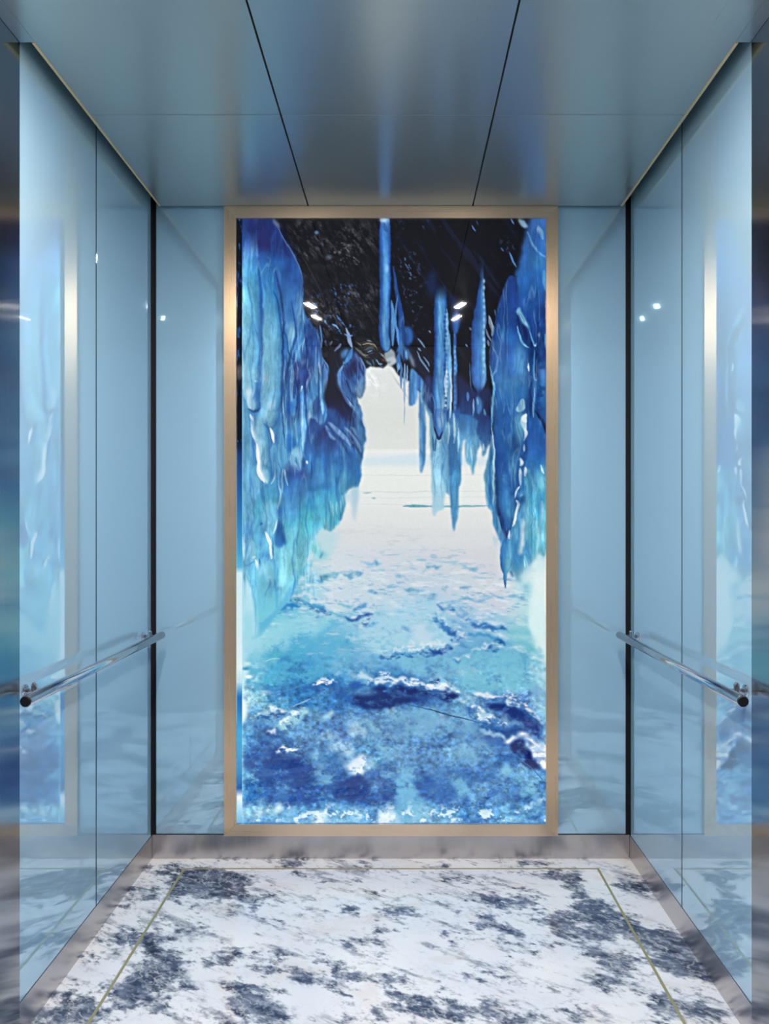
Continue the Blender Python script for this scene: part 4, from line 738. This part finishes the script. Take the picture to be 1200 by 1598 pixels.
    # edge strip at the left: a reflection in the glass side, painted in
    A.poly('P', [(370, 343), (378.4, 343), (378.4, 1284), (370, 1284)], [(0, (8, 12, 26)), (.22, (9, 16, 36)), (.36, (8, 14, 24)), (.39, (20, 60, 124)), (.45, (24, 92, 165)), (.55, (60, 160, 212)), (.575, (90, 180, 222)), (.585, (206, 236, 244)), (.74, (214, 238, 244)), (.765, (180, 220, 236)), (.79, (44, 128, 195)), (.85, (60, 160, 215)), (.92, (50, 130, 195)), (.94, (40, 100, 175)), (.955, (204, 230, 244)), (.98, (140, 200, 236)), (1, (100, 170, 220))], 0, .95, 0, False)
    n = vnoise(H, W, 4, 14, 131, 3, .6)
    A.mix(smooth01(n, .55, .75) * (xp < 378.4) * (yp < 690) * .8, (30, 90, 170))
    A.line('P', [(370, 1283), (610, 1283), (851, 1283)], [1, 1, 1], (50, 120, 190), .8)
    # pale fringe beside the edge strip; ice on the left paler and greyer
    e = np.exp(-(xp - 378.5) / 2.2) * (xp > 378.4) * smooth01(yp, 370, 420) * .5; A.mix(e, (150, 214, 238))
    lft = (1 - smooth01(xp, 428, 450)) * smooth01(yp, 430, 560) * (1 - smooth01(yp, 900, 960)) * (xp > 379) * smooth01(blur(A.a[..., 2] - A.a[..., 0], 1), 40, 80)
    A.mix(lft * .22, (150, 196, 216))
    # fine ridges and creases in the ice, kept off the sky, the snow and the bare rock
    lum = A.a.mean(-1); sat = A.a[..., 2] - A.a[..., 0]
    ice = smooth01(blur(sat, 2), 45, 80) * (1 - smooth01(yp, 900, 960)) * (xp > 379)
    wv = (vnoise(H, W, 40, 50, 151, 3) - .5) * 14
    for sx, sy, sd, amt, cd, cl in ((13, 110, 161, .34, (34, 90, 166), (165, 214, 234)), (6, 40, 171, .16, (40, 96, 170), (160, 210, 232))):
        q = vn((xx + wv) / sx, (yy + wv * .6) / sy, sd, 3, .55) - .5
        A.mix(smooth01(.07 - np.abs(q), 0, .07) * amt * ice, cd)
        A.mix(smooth01(.05 - np.abs(q + .12), 0, .05) * amt * .8 * ice * smooth01(vnoise(H, W, 26, 40, sd + 3, 2), .45, .65), cl)
        A.a *= (1 + (q * .22 * ice)[..., None])
    n = vnoise(H, W, 14, 20, 181, 4, .6) - .5
    A.a *= (1 + (n * .28 * ice)[..., None])
    A.a = A.a + (.34 + .22 * smooth01(yp, 960, 1060))[..., None] * (A.a - blur(A.a, 4)) * smooth01(yp, 345, 360)[..., None]
    # the print is contrasty: deepen the blues a little
    t = np.clip(A.a, 0, 255) / 255
    k = (smooth01(blur(A.a[..., 2] - A.a[..., 0], 2), 30, 90) * .35 * (1 - smooth01(yp, 880, 960)))[..., None]
    A.a = 255 * (t * (1 - k) + (t ** 1.22) * k)
    big_b = blur(A.a, 22)
    A.a = A.a + .30 * (A.a - big_b) * (smooth01(yp, 980, 1080) * (1 - smooth01(yp, 1268, 1284)))[..., None]
    # steely rather than royal blue
    k = smooth01(A.a[..., 2] - A.a[..., 0], 40, 110)
    A.a[..., 1] += .11 * (A.a[..., 2] - A.a[..., 1]) * k; A.a[..., 0] += .07 * (A.a[..., 2] - A.a[..., 0]) * k
    # fine grain of the print
    g = vnoise(H, W, 2.2, 2.2, 141, 2) - .5
    A.a *= (1 + g * .03)[..., None]
    return np.clip(A.a, 2, 250)
# ---------------------------------------------------------------- marble floor
# The slab's veining is laid out in floor metres (texel = 2.5 mm); the points were
# read off the photograph and carried onto the floor plane once.
FX0, FY1, FT = -.9325, 3.0, .0025
FW, FH = 747, 460                      # fine part: 1.15 m deep from the back wall
def floor_pt(px, py):
    d = 1200 * 1.33 / max(py - 808, 1)
    return (px - 627) / 1200 * d + .0425, d
def floor_to(r, pts):
    ox, oy, k = {'F7': (0, 1290, .5), 'F8': (600, 1290, .5)}[r]
    out = []
    for x, y in pts:
        X, Y = floor_pt(ox + x * k, oy + y * k)
        out.append(((X - FX0) / FT, (FY1 - Y) / FT))
    return out

def paint_floor():
    H, W = FH, FW
    VIEW['F7'] = (0, 0, .55); VIEW['F8'] = (0, 0, .55)
    K = Print(H, W, (0, 0, 0), floor_to)
    def d(r, pts, v, soft=5, warp=26): K.poly(r, pts, (v, v, v), soft, .95, warp)
    # darkness 0..1 of each clouded patch
    for r, pts, v in (
        ('F7', [(540, 150), (640, 130), (720, 140), (775, 172), (745, 200), (725, 258), (670, 225), (600, 228), (520, 225), (535, 190)], .95),
        ('F7', [(470, 112), (540, 120), (570, 150), (520, 165), (480, 140)], .6), ('F7', [(380, 195), (440, 185), (490, 200), (440, 232), (370, 230)], .5),
        ('F7', [(440, 330), (520, 345), (535, 400), (560, 455), (480, 480), (545, 530), (510, 575), (400, 575), (350, 540), (420, 440)], .8),
        ('F7', [(370, 470), (460, 470), (470, 520), (400, 530)], .9), ('F7', [(310, 340), (370, 325), (440, 330), (400, 350), (430, 385), (340, 370)], .55),
        ('F7', [(240, 440), (290, 390), (310, 410), (250, 460)], .8), ('F7', [(130, 570), (220, 500), (330, 560), (340, 616), (120, 616)], .65),
        ('F7', [(680, 390), (780, 380), (800, 410), (690, 420)], .7), ('F7', [(590, 350), (660, 345), (640, 370), (600, 372)], .5),
        ('F7', [(680, 500), (740, 495), (830, 540), (840, 575), (740, 590), (725, 540)], .9), ('F7', [(835, 545), (900, 540), (935, 600), (900, 616), (840, 600)], .85),
        ('F7', [(830, 425), (880, 415), (915, 435), (860, 448)], .85), ('F7', [(905, 480), (960, 460), (1015, 475), (950, 490)], .85),
        ('F7', [(975, 380), (1040, 400), (1120, 440), (1200, 460), (1200, 490), (1120, 475), (1040, 450), (985, 410)], .85),
        ('F7', [(1035, 250), (1100, 250), (1110, 275), (1050, 280)], .8), ('F7', [(1080, 330), (1160, 340), (1190, 380), (1110, 370)], .45),
        ('F7', [(760, 215), (840, 220), (820, 245), (745, 255)], .6), ('F7', [(905, 280), (950, 285), (930, 300)], .5), ('F7', [(980, 240), (1010, 240), (1000, 255)], .6),
        ('F7', [(1150, 585), (1200, 580), (1200, 616), (1160, 616)], .6), ('F7', [(1130, 110), (1200, 120), (1200, 135), (1110, 130)], .45), ('F7', [(850, 110), (950, 105), (980, 125), (860, 128)], .5),
        ('F8', [(560, 160), (600, 150), (650, 195), (720, 260), (770, 295), (850, 315), (930, 360), (1000, 430), (1030, 482), (960, 480), (880, 455), (830, 400), (780, 350), (700, 300), (640, 262), (590, 232)], .95),
        ('F8', [(470, 140), (560, 140), (600, 155), (500, 155)], .85), ('F8', [(410, 108), (520, 115), (560, 130), (450, 128)], .7),
        ('F8', [(480, 300), (600, 265), (700, 300), (770, 335), (660, 362), (540, 345)], .62), ('F8', [(650, 370), (700, 385), (770, 400), (800, 460), (840, 480), (720, 480), (660, 470), (690, 430)], .7),
        ('F8', [(270, 290), (400, 318), (490, 368), (530, 390), (430, 375), (330, 350)], .6), ('F8', [(180, 245), (300, 280), (420, 325), (380, 330), (250, 285)], .65),
        ('F8', [(275, 215), (400, 225), (480, 220), (440, 262), (320, 245)], .8), ('F8', [(0, 250), (60, 255), (130, 274), (60, 285), (0, 282)], .75),
        ('F8', [(205, 525), (300, 572), (420, 580), (495, 616), (270, 616), (220, 585)], .95), ('F8', [(0, 520), (90, 545), (190, 600), (150, 612), (60, 570), (0, 560)], .7),
        ('F8', [(590, 480), (660, 500), (700, 530), (640, 520)], .7), ('F8', [(730, 165), (830, 175), (840, 205), (760, 190)], .7), ('F8', [(820, 515), (900, 545), (960, 616), (850, 616), (830, 560)], .7),
        ('F8', [(880, 530), (1000, 560), (1080, 590), (960, 580)], .55), ('F8', [(500, 540), (620, 560), (700, 600), (560, 600)], .5), ('F8', [(230, 465), (270, 462), (260, 478)], .7), ('F8', [(940, 470), (1000, 500), (1060, 545), (1000, 520)], .45),
        ('F8', [(0, 440), (60, 470), (40, 500), (0, 500)], .6), ('F8', [(100, 110), (200, 105), (260, 122), (140, 128)], .45), ('F8', [(150, 160), (220, 150), (280, 165), (200, 180)], .4)):
        d(r, pts, v)
    m = K.a[..., 0]
    # fine part over the photographed layout, plain clouding further towards the door
    yfar = np.arange(FY1 - (H - 1) * FT - .012, .6, -.012)
    Y = np.concatenate([FY1 - np.arange(H) * FT, yfar])
    hh = int((FY1 - .58) / FT) + 2
    big = np.zeros((hh, W)); big[:H] = m
    cl = smooth01(vnoise(hh, W, 130, 70, 11, 4, .6, rot=.5), .52, .66) * .85
    t = smooth01(np.arange(hh), H - 60, H + 10)[:, None]
    big = big * (1 - t) + cl * t
    n = vnoise(hh, W, 46, 26, 12, 5, .62, rot=.45); n2 = vnoise(hh, W, 9, 6, 14, 4, .65, rot=.5); n3 = vnoise(hh, W, 70, 10, 15, 5, .62, rot=.55)
    soft = blur(big, 6)
    wide = blur(big, 14)
    n4 = vnoise(hh, W, 16, 9, 13, 5, .68, rot=.5)
    D = smooth01(big * .5 + wide * .75 + (n - .5) * 1.2 + (n4 - .5) * 1.3 + (n2 - .5) * .8, .18, .71)
    wisp = smooth01(n3, .50, .72) * .55 * smooth01(n * .6 + n4 * .4, .42, .6)
    spk = smooth01(n2 * .6 + vnoise(hh, W, 4, 3, 16, 3, .7) * .4, .54, .66) * .45 * smooth01(wide + n - .5, -.1, .3)
    D = np.clip(np.maximum(D, wisp) + spk * (1 - D), 0, 1)
    ve = np.abs(vnoise(hh, W, 60, 34, 17, 5, .6, rot=.7) - .5); ve2 = np.abs(vnoise(hh, W, 28, 50, 18, 4, .6, rot=-.5) - .5)
    vein = np.maximum(smooth01(.018 - ve, 0, .018), .8 * smooth01(.011 - ve2, 0, .011) * smooth01(n3, .45, .6))
    tone = vnoise(hh, W, 18, 8, 19, 4, .6, rot=.5)[..., None]
    tone = np.clip((tone - .5) * 1.8 + .5, 0, 1)
    dark = np.array((40, 50, 74.)) * (1 - tone) + np.array((132, 140, 160.)) * tone
    lace = smooth01(vnoise(hh, W, 7, 5, 26, 4, .7, rot=.5),   .52, .66) * .38; D = D * (1 - lace)
    fog = vnoise(hh, W, 90, 60, 20, 4)[..., None]
    white = np.array((248, 247, 247.)) * fog + np.array((222, 227, 238.)) * (1 - fog)
    c = white * (1 - D[..., None]) + dark * D[..., None]
    v = (vein * (.25 + .6 * D))[..., None]
    c = c * (1 - v) + np.array((205, 203, 200.)) * v
    warm = (smooth01(vnoise(hh, W, 50, 30, 23, 3), .6, .8) * .25 * (1 - D))[..., None]
    c = c * (1 - warm) + np.array((214, 200, 186.)) * warm
    rows = np.clip(((FY1 - Y) / FT).round().astype(int), 0, hh - 1)
    return Y, c[rows]
# ---------------------------------------------------------------- scene
import bpy, bmesh, math
from mathutils import Vector, Matrix

scene = bpy.context.scene
COL = scene.collection
HW = .9325                # half width of the car between the glass faces
ZC = 2.54                 # ceiling
YB = 3.0                  # face of the glass on the back wall
YF = .60                  # door line

def link(name, me, parent=None):
    o = bpy.data.objects.new(name, me); COL.objects.link(o)
    if parent is not None: o.parent = parent
    return o
def tag(o, label=None, cat=None, group=None, kind=None):
    for k, v in (('label', label), ('category', cat), ('group', group), ('kind', kind)):
        if v: o[k] = v
    return o
def finish(bm, name, mat, parent=None, smooth=False):
    bmesh.ops.recalc_face_normals(bm, faces=bm.faces)
    me = bpy.data.meshes.new(name); bm.to_mesh(me); bm.free()
    me.materials.append(mat)
    if smooth:
        for p in me.polygons: p.use_smooth = True
    return link(name, me, parent)
def add_box(bm, a, b, bev=0.0):
    x0, y0, z0 = a; x1, y1, z1 = b
    v = [bm.verts.new(p) for p in ((x0, y0, z0), (x1, y0, z0), (x1, y1, z0), (x0, y1, z0), (x0, y0, z1), (x1, y0, z1), (x1, y1, z1), (x0, y1, z1))]
    f = [bm.faces.new([v[i] for i in q]) for q in ((0, 3, 2, 1), (4, 5, 6, 7), (0, 1, 5, 4), (1, 2, 6, 5), (2, 3, 7, 6), (3, 0, 4, 7))]
    if bev:
        es = list({e for q in f for e in q.edges})
        bmesh.ops.bevel(bm, geom=es, offset=bev, segments=2, affect='EDGES', profile=.5)
def box(name, a, b, mat, parent=None, bev=0.0):
    bm = bmesh.new(); add_box(bm, a, b, bev); return finish(bm, name, mat, parent)
def add_lathe(bm, prof, origin, axis, seg=32):
    """prof: (distance along axis, radius)"""
    axis = Vector(axis).normalized(); u = axis.orthogonal().normalized(); w = axis.cross(u)
    rings = []
    for d, r in prof:
        c = Vector(origin) + axis * d
        rings.append([bm.verts.new(c + (u * math.cos(t) + w * math.sin(t)) * r) for t in [2 * math.pi * i / seg for i in range(seg)]])
    for a, b in zip(rings, rings[1:]):
        for i in range(seg):
            bm.faces.new((a[i], a[(i + 1) % seg], b[(i + 1) % seg], b[i]))
    bm.faces.new(rings[0][::-1]); bm.faces.new(rings[-1])
def add_pipe(bm, pts, r, seg=16):
    rings = []; pts = [Vector(p) for p in pts]
    up = None
    for i, p in enumerate(pts):
        t = (pts[min(i + 1, len(pts) - 1)] - pts[max(i - 1, 0)]).normalized()
        if up is None: up = t.orthogonal().normalized()
        up = (up - t * up.dot(t)).normalized(); w = t.cross(up)
        rings.append([bm.verts.new(p + (up * math.cos(k * 2 * math.pi / seg) + w * math.sin(k * 2 * math.pi / seg)) * r) for k in range(seg)])
    for a, b in zip(rings, rings[1:]):
        for i in range(seg): bm.faces.new((a[i], a[(i + 1) % seg], b[(i + 1) % seg], b[i]))
    bm.faces.new(rings[0][::-1]); bm.faces.new(rings[-1])

# ---- materials
def srgb(r, g, b):
    f = lambda c: (c / 255 / 12.92) if c / 255 <= .04045 else ((c / 255 + .055) / 1.055) ** 2.4
    return (f(r), f(g), f(b), 1)
def new_mat(name):
    m = bpy.data.materials.new(name); m.use_nodes = True
    return m, m.node_tree, m.node_tree.nodes['Principled BSDF']
def plain(name, c, rough=.5, metal=0.0, spec=.5):
    m, nt, b = new_mat(name)
    b.inputs['Base Color'].default_value = c; b.inputs['Roughness'].default_value = rough
    b.inputs['Metallic'].default_value = metal; b.inputs['Specular IOR Level'].default_value = spec
    return m
def brushed(name, c, rough, scale, axis, aniso=.7, amp=.12, tone=.06, metal=1):
    """brushed metal: stretched noise on the roughness and tone, smeared highlights across the grain"""
    m, nt, b = new_mat(name); N = nt.nodes; L = nt.links
    tc = N.new('ShaderNodeTexCoord'); mp = N.new('ShaderNodeMapping'); mp.inputs['Scale'].default_value = scale
    no = N.new('ShaderNodeTexNoise'); no.inputs['Scale'].default_value = 1; no.inputs['Detail'].default_value = 3
    L.new(tc.outputs['Object'], mp.inputs[0]); L.new(mp.outputs[0], no.inputs['Vector'])
    mr = N.new('ShaderNodeMapRange'); mr.inputs[3].default_value = rough - amp / 2; mr.inputs[4].default_value = rough + amp / 2
    L.new(no.outputs[0], mr.inputs[0]); L.new(mr.outputs[0], b.inputs['Roughness'])
    mx = N.new('ShaderNodeMix'); mx.data_type = 'RGBA'
    mx.inputs[6].default_value = tuple(q * (1 - tone) for q in c[:3]) + (1,); mx.inputs[7].default_value = tuple(min(q * (1 + tone), 1) for q in c[:3]) + (1,)
    L.new(no.outputs[0], mx.inputs[0]); L.new(mx.outputs[2], b.inputs['Base Color'])
    b.inputs['Metallic'].default_value = metal
    b.inputs['Anisotropic'].default_value = aniso
    tg = N.new('ShaderNodeTangent'); tg.direction_type = 'RADIAL'; tg.axis = axis
    L.new(tg.outputs[0], b.inputs['Tangent'])
    return m
M = {}
m, nt, b = new_mat('back_painted_blue_glass')
b.inputs['Base Color'].default_value = GLASS; b.inputs['Roughness'].default_value = .02; b.inputs['Metallic'].default_value = .42   # reflective blue backing
b.inputs['Specular IOR Level'].default_value = 0.0
b.inputs['Coat Weight'].default_value = 1; b.inputs['Coat Roughness'].default_value = .015; b.inputs['Coat IOR'].default_value = 1.5
M['glass'] = m
M['seam'] = plain('dark_seam', (.004, .006, .010, 1), .7)
M['roof'] = plain('unlit_car_roof', (.03, .04, .05, 1), .8)
M['steel_wall'] = brushed('brushed_steel_panel', (.40, .40, .41, 1), .13, (300, 300, 1.5), 'Z', .9, .06)
M['steel_ceiling'] = brushed('brushed_ceiling_metal', (.48, .53, .52, 1), .29, (240, 2.0, 100), 'X', .6, .06, .03, .72)
M['skirt_side'] = brushed('brushed_skirting_side', (.56, .52, .51, 1), .24, (1, 160, 3), 'Y', .8)
M['skirt_back'] = brushed('brushed_skirting_back', (.60, .55, .54, 1), .24, (160, 1, 3), 'X', .8)
M['frame_v'] = brushed('champagne_metal_upright', (.86, .60, .38, 1), .28, (400, 400, 2), 'Z', .5, .04, .015, .8)
M['frame_h'] = brushed('champagne_metal_crossbar', (.86, .64, .44, 1), .28, (2, 400, 400), 'X', .6, .04, .015, .8)
M['brass'] = plain('satin_brass', (.40, .38, .20, 1), .4, .35)
M['gold'] = plain('gold_edge_metal', (.93, .70, .38, 1), .45, .25)
M['chrome'] = plain('satin_stainless', (.66, .67, .70, 1), .12, 1)
M['cap'] = plain('black_end_cap', (.008, .009, .012, 1), .35)
M['white_trim'] = plain('white_lamp_trim', (.7, .7, .68, 1), .4)
m, nt, b = new_mat('lamp_lens')
b.inputs['Base Color'].default_value = (.9, .9, .9, 1); b.inputs['Emission Color'].default_value = (1.0, .93, .86, 1); b.inputs['Emission Strength'].default_value = LAMP
M['lens'] = m
m, nt, b = new_mat('backlit_print')
at = nt.nodes.new('ShaderNodeAttribute'); at.attribute_name = 'picture'
b.inputs['Base Color'].default_value = (.004, .004, .005, 1); b.inputs['Roughness'].default_value = .02
nt.links.new(at.outputs['Color'], b.inputs['Emission Color']); b.inputs['Emission Strength'].default_value = PRINT
M['print'] = m
m, nt, b = new_mat('polished_marble')
at = nt.nodes.new('ShaderNodeAttribute'); at.attribute_name = 'marble'
nt.links.new(at.outputs['Color'], b.inputs['Base Color']); b.inputs['Roughness'].default_value = .09
b.inputs['Specular IOR Level'].default_value = .5
M['marble'] = m

def to_linear(a):
    a = a / 255.0
    return np.where(a <= .04045, a / 12.92, ((a + .055) / 1.055) ** 2.4)
def grid_mesh(name, P, C, attr):
    """P: rows x cols x 3 points, C: rows x cols x 3 colours"""
    h, w, _ = P.shape
    me = bpy.data.meshes.new(name)
    me.vertices.add(h * w); me.vertices.foreach_set('co', P.reshape(-1).astype(np.float32))
    i = np.arange(h * w).reshape(h, w)
    q = np.stack([i[:-1, :-1], i[1:, :-1], i[1:, 1:], i[:-1, 1:]], -1).reshape(-1, 4)
    n = len(q)
    me.loops.add(n * 4); me.loops.foreach_set('vertex_index', q.reshape(-1).astype(np.int32))
    me.polygons.add(n); me.polygons.foreach_set('loop_start', np.arange(0, n * 4, 4, dtype=np.int32)); me.polygons.foreach_set('loop_total', np.full(n, 4, np.int32))
    ca = me.color_attributes.new(attr, 'FLOAT_COLOR', 'POINT')
    c4 = np.ones((h * w, 4), np.float32); c4[:, :3] = to_linear(C).reshape(-1, 3)
    ca.data.foreach_set('color', c4.reshape(-1))
    me.update(calc_edges=True); me.validate()
    return me

# ---- floor
Y, C = paint_floor()
X = np.linspace(-HW, HW, FW)
P = np.zeros((len(Y), FW, 3)); P[..., 0] = X[None]; P[..., 1] = Y[:, None]
me = grid_mesh('floor', P, C, 'marble'); me.materials.append(M['marble'])
floor = link('floor', me); tag(floor, kind='structure')
bx = .782; by = 2.914; w = .0045
bm = bmesh.new(); add_box(bm, (-bx - w, YF, -.004), (-bx + w, by + w, .0006)); finish(bm, 'brass_inlay', M['brass'], floor)
bm = bmesh.new(); add_box(bm, (bx + .004 - w, YF, -.004), (bx + .004 + w, by + w, .0006)); finish(bm, 'brass_inlay', M['brass'], floor)
bm = bmesh.new(); add_box(bm, (-bx + w, by - w, -.004), (bx + .004 - w, by + w, .0006)); finish(bm, 'brass_inlay', M['brass'], floor)

# ---- side walls: two blue glass panels, then a brushed steel panel towards the door
for side, s in (('left', -1), ('right', 1)):
    def sx(a, b): return (min(s * a, s * b), max(s * a, s * b))
    x = sx(HW + .012, HW + .06)
    wall = tag(box('wall_' + side, (x[0], YF, 0), (x[1], YB + .06, 2.66), M['seam']), kind='structure')
    x = sx(HW, HW + .012)
    y_split = 2.455 if s < 0 else 2.445
    y_front = 1.960 if s < 0 else 1.954
    for y0, y1 in ((y_split + .0042, YB - .012), (y_front, y_split - .0042)):
        box('glass_panel', (x[0], y0, .093), (x[1], y1, 2.655), M['glass'], wall, .001)
    x = sx(HW + .0006, HW + .0118)
    box('gasket', (x[0], y_split - .004, .094), (x[1], y_split + .004, 2.654), M['seam'], wall)
    x = sx(HW - .002, HW + .012)
    box('steel_panel', (x[0], YF, 0), (x[1], y_front - .001, 2.655), M['steel_wall'], wall, .0008)
    x = sx(HW - .001, HW + .011)
    sk = box('baseboard_' + side, (x[0], y_front + .001, 0), (x[1], YB - .001, .0915), M['skirt_side'], None, .0006); tag(sk, kind='structure')

# ---- back wall
back = tag(box('wall_back', (-HW - .011, YB + .012, 0), (HW + .011, YB + .06, 2.66), M['seam']), kind='structure')
for s in (-1, 1):
    x = sorted((s * .649, s * (HW - .0165)))
    box('glass_panel', (x[0], YB, .097), (x[1], YB + .012, 2.655), M['glass'], back, .001)
sk = box('baseboard_back', (-HW + .0015, YB - .001, 0), (HW - .0015, YB + .011, .0935), M['skirt_back'], None, .0006); tag(sk, kind='structure')

# ---- ceiling
roof = tag(box('ceiling', (-HW - .012, YF, 2.662), (HW + .012, YB + .06, 2.70), M['roof']), kind='structure')
CX = .8995; xs = (-CX + .0082, -.321, .318, CX - .0082); ys = (YF, 2.309, 2.984)
for i in range(3):
    for j in range(2):
        box('ceiling_panel', (xs[i] + (.0025 if i else 0), ys[j] + (.0012 if j else 0), ZC), (xs[i + 1] - (.0025 if i < 2 else 0), ys[j + 1] - (.0012 if not j else 0), ZC + .03), M['steel_ceiling'], roof, .0008)
for s in (-1, 1):
    x = sorted((s * (CX - .008), s * CX))
    box('edge_trim', (x[0], 1.958, ZC - .0015), (x[1], 2.984, ZC + .03), M['gold'], roof)
    x = sorted((s * (CX - .008), s * (HW - .003)))
    box('edge_panel', (x[0], YF, ZC), (x[1], 1.957, ZC + .03), M['steel_ceiling'], roof)
box('cover_plate', (-CX + .006, YF, ZC + .031), (CX - .006, 2.983, ZC + .034), M['seam'], roof)

# ---- door side: steel returns and header round the open doorway
fr = tag(box('wall_front', (-HW - .012, YF - .08, 0), (-.66, YF - .001, 2.66), M['steel_wall']), kind='structure')
box('door_return', (.66, YF - .08, 0), (HW + .012, YF - .001, 2.66), M['steel_wall'], fr)
box('door_header', (-.659, YF - .08, 2.545), (.659, YF - .001, 2.66), M['roof'], fr)

# ---- lit picture
mural = bpy.data.objects.new('mural_lightbox', None); COL.objects.link(mural); mural.location = (0, YB, .095)
tag(mural, 'tall backlit ice cave picture in a champagne metal frame on the back wall', 'picture')
def local(o, parent):
    o.data.transform(Matrix.Translation(-parent.location)); return o
img = paint_print()
xl, xr, zt, zb = -.6, .6025, 2.4925, .14
P = np.zeros((MH, MW, 3)); P[..., 0] = np.linspace(xl, xr, MW)[None]; P[..., 1] = YB - .008; P[..., 2] = np.linspace(zt, zb, MH)[:, None]
me = grid_mesh('printed_panel', P, img, 'picture'); me.materials.append(M['print'])
o = link('printed_panel', me, mural); local(o, mural)
o = box('backing_box', (xl - .02, YB - .007, zb - .02), (xr + .02, YB + .011, zt + .02), M['seam'], mural); local(o, mural)
OX0, OX1, OZ0, OZ1 = -.6475, .6485, .095, 2.5385
def bar(pts, mat):
    """mitred frame bar: four corners (x, z), the face 20 mm proud of the glass"""
    bm = bmesh.new(); y0, y1 = YB - .018, YB + .004
    a = [bm.verts.new((x, y0, z)) for x, z in pts]; b_ = [bm.verts.new((x, y1, z)) for x, z in pts]
    bm.faces.new(a); bm.faces.new(b_[::-1])
    for i in range(4): bm.faces.new((a[i], b_[i], b_[(i + 1) % 4], a[(i + 1) % 4]))
    bmesh.ops.bevel(bm, geom=[e for e in bm.edges if e.verts[0].co.y == y0 and e.verts[1].co.y == y0], offset=.0012, segments=2, affect='EDGES')
    local(finish(bm, 'frame_bar', mat, mural), mural)
g = .0003
bar([(OX0, OZ0 + g), (xl, zb + g), (xl, zt - g), (OX0, OZ1 - g)], M['frame_v'])
bar([(OX1, OZ0 + g), (OX1, OZ1 - g), (xr, zt - g), (xr, zb + g)], M['frame_v'])
bar([(OX0 + g, OZ0), (OX1 - g, OZ0), (xr - g, zb), (xl + g, zb)], M['frame_h'])
bar([(OX0 + g, OZ1), (xl + g, zt), (xr - g, zt), (OX1 - g, OZ1)], M['frame_h'])

# ---- handrails
for s, label in ((-1, 'stainless handrail on the left blue glass wall'), (1, 'stainless handrail on the right blue glass wall')):
    X0 = s * HW; xr_ = s * (HW - .06); z = .883; y0, y1 = 1.872, 2.93; r = .0142
    root = bpy.data.objects.new('handrail', None); COL.objects.link(root); root.location = (X0, 2.4, z)
    tag(root, label, 'handrail', 'handrails')
    bm = bmesh.new(); add_lathe(bm, [(0, r - .001), (.001, r), (y1 - y0 - .001, r), (y1 - y0, r - .001)], (xr_, y0, z), (0, 1, 0), 40)
    local(finish(bm, 'rail_tube', M['chrome'], root, True), root)
    for y, d in ((y0, -1), (y1, 1)):
        bm = bmesh.new(); add_lathe(bm, [(0, r - .0008), (.003, r - .0008), (.0045, r - .0025)], (xr_, y, z), (0, d, 0), 32)
        local(finish(bm, 'end_cap', M['cap'] if d < 0 else M['chrome'], root), root)
    for y in (1.985, 2.895):
        bm = bmesh.new()
        add_pipe(bm, [(xr_ + s * (r - .001), y, z), (xr_ + s * .03, y, z), (X0 - s * .007, y, z)], .0062, 20)
        br = local(finish(bm, 'bracket', M['chrome'], root, True), root)
        bm = bmesh.new(); add_lathe(bm, [(0, .017), (.004, .017), (.006, .015), (.0075, .008)], (X0 - s * .0003, y, z), (-s, 0, 0), 28)
        o = finish(bm, 'rosette', M['chrome'], br); local(o, root)
        bm = bmesh.new(); add_lathe(bm, [(0, .004), (.002, .0075), (.012, .0075), (.030, .0075), (.034, .0055), (.035, .002)], (X0 - s * .026, y, z - .012), (0, 0, 1), 24)
        o = finish(bm, 'clamp_post', M['chrome'], br); local(o, root)

# ---- four small lamps in the ceiling (they show as white marks in the glass)
for x, y, a, wd, ln, side, row in ((-.476, 1.63, 21, .030, .10, 'left', 'nearer the picture'), (.373, 1.63, -21, .030, .10, 'right', 'nearer the picture'), (-.47, 1.37, 21, .020, .10, 'left', 'nearer the door'), (.372, 1.36, -21, .020, .10, 'right', 'nearer the door')):
    root = bpy.data.objects.new('ceiling_lamp', None); COL.objects.link(root); root.location = (x, y, ZC); root.rotation_euler = (0, 0, math.radians(a))
    tag(root, 'small slim white ceiling lamp over the %s side, %s' % (side, row), 'lamp', 'ceiling lamps')
    bm = bmesh.new(); a_, l_ = wd / 2, ln / 2; t_ = .008
    for p, q in (((-a_ - t_, -l_ - t_), (a_ + t_, -l_)), ((-a_ - t_, l_), (a_ + t_, l_ + t_)), ((-a_ - t_, -l_), (-a_, l_)), ((a_, -l_), (a_ + t_, l_))):
        add_box(bm, (*p, -.008), (*q, -.0005))
    finish(bm, 'trim_ring', M['white_trim'], root)
    bm = bmesh.new(); add_box(bm, (-a_, -l_, -.009), (a_, l_, -.0006), .003); finish(bm, 'lens', M['lens'], root)

# ---- surroundings beyond the open doorway, camera
w = bpy.data.worlds.new('landing'); scene.world = w; w.use_nodes = True
w.node_tree.nodes['Background'].inputs[0].default_value = WORLD; w.node_tree.nodes['Background'].inputs[1].default_value = 1
cam = bpy.data.cameras.new('camera'); co = bpy.data.objects.new('camera', cam); COL.objects.link(co); scene.camera = co
co.location = (.0425, 0, 1.33); co.rotation_euler = (math.pi / 2, 0, 0)
cam.sensor_fit = 'HORIZONTAL'; cam.sensor_width = 36; cam.lens = 36; cam.clip_start = .02
cam.shift_x = -27 / 1200; cam.shift_y = 9 / 1200
scene.view_settings.view_transform = 'Standard'; scene.view_settings.look = 'None'
scene.view_settings.gamma = 1; scene.view_settings.exposure = EXPOSURE; scene.view_settings.use_curve_mapping = False
scene.cycles.use_denoising = True; scene.cycles.sample_clamp_indirect = 6
scene.cycles.max_bounces = 10; scene.cycles.diffuse_bounces = 5; scene.cycles.glossy_bounces = 6
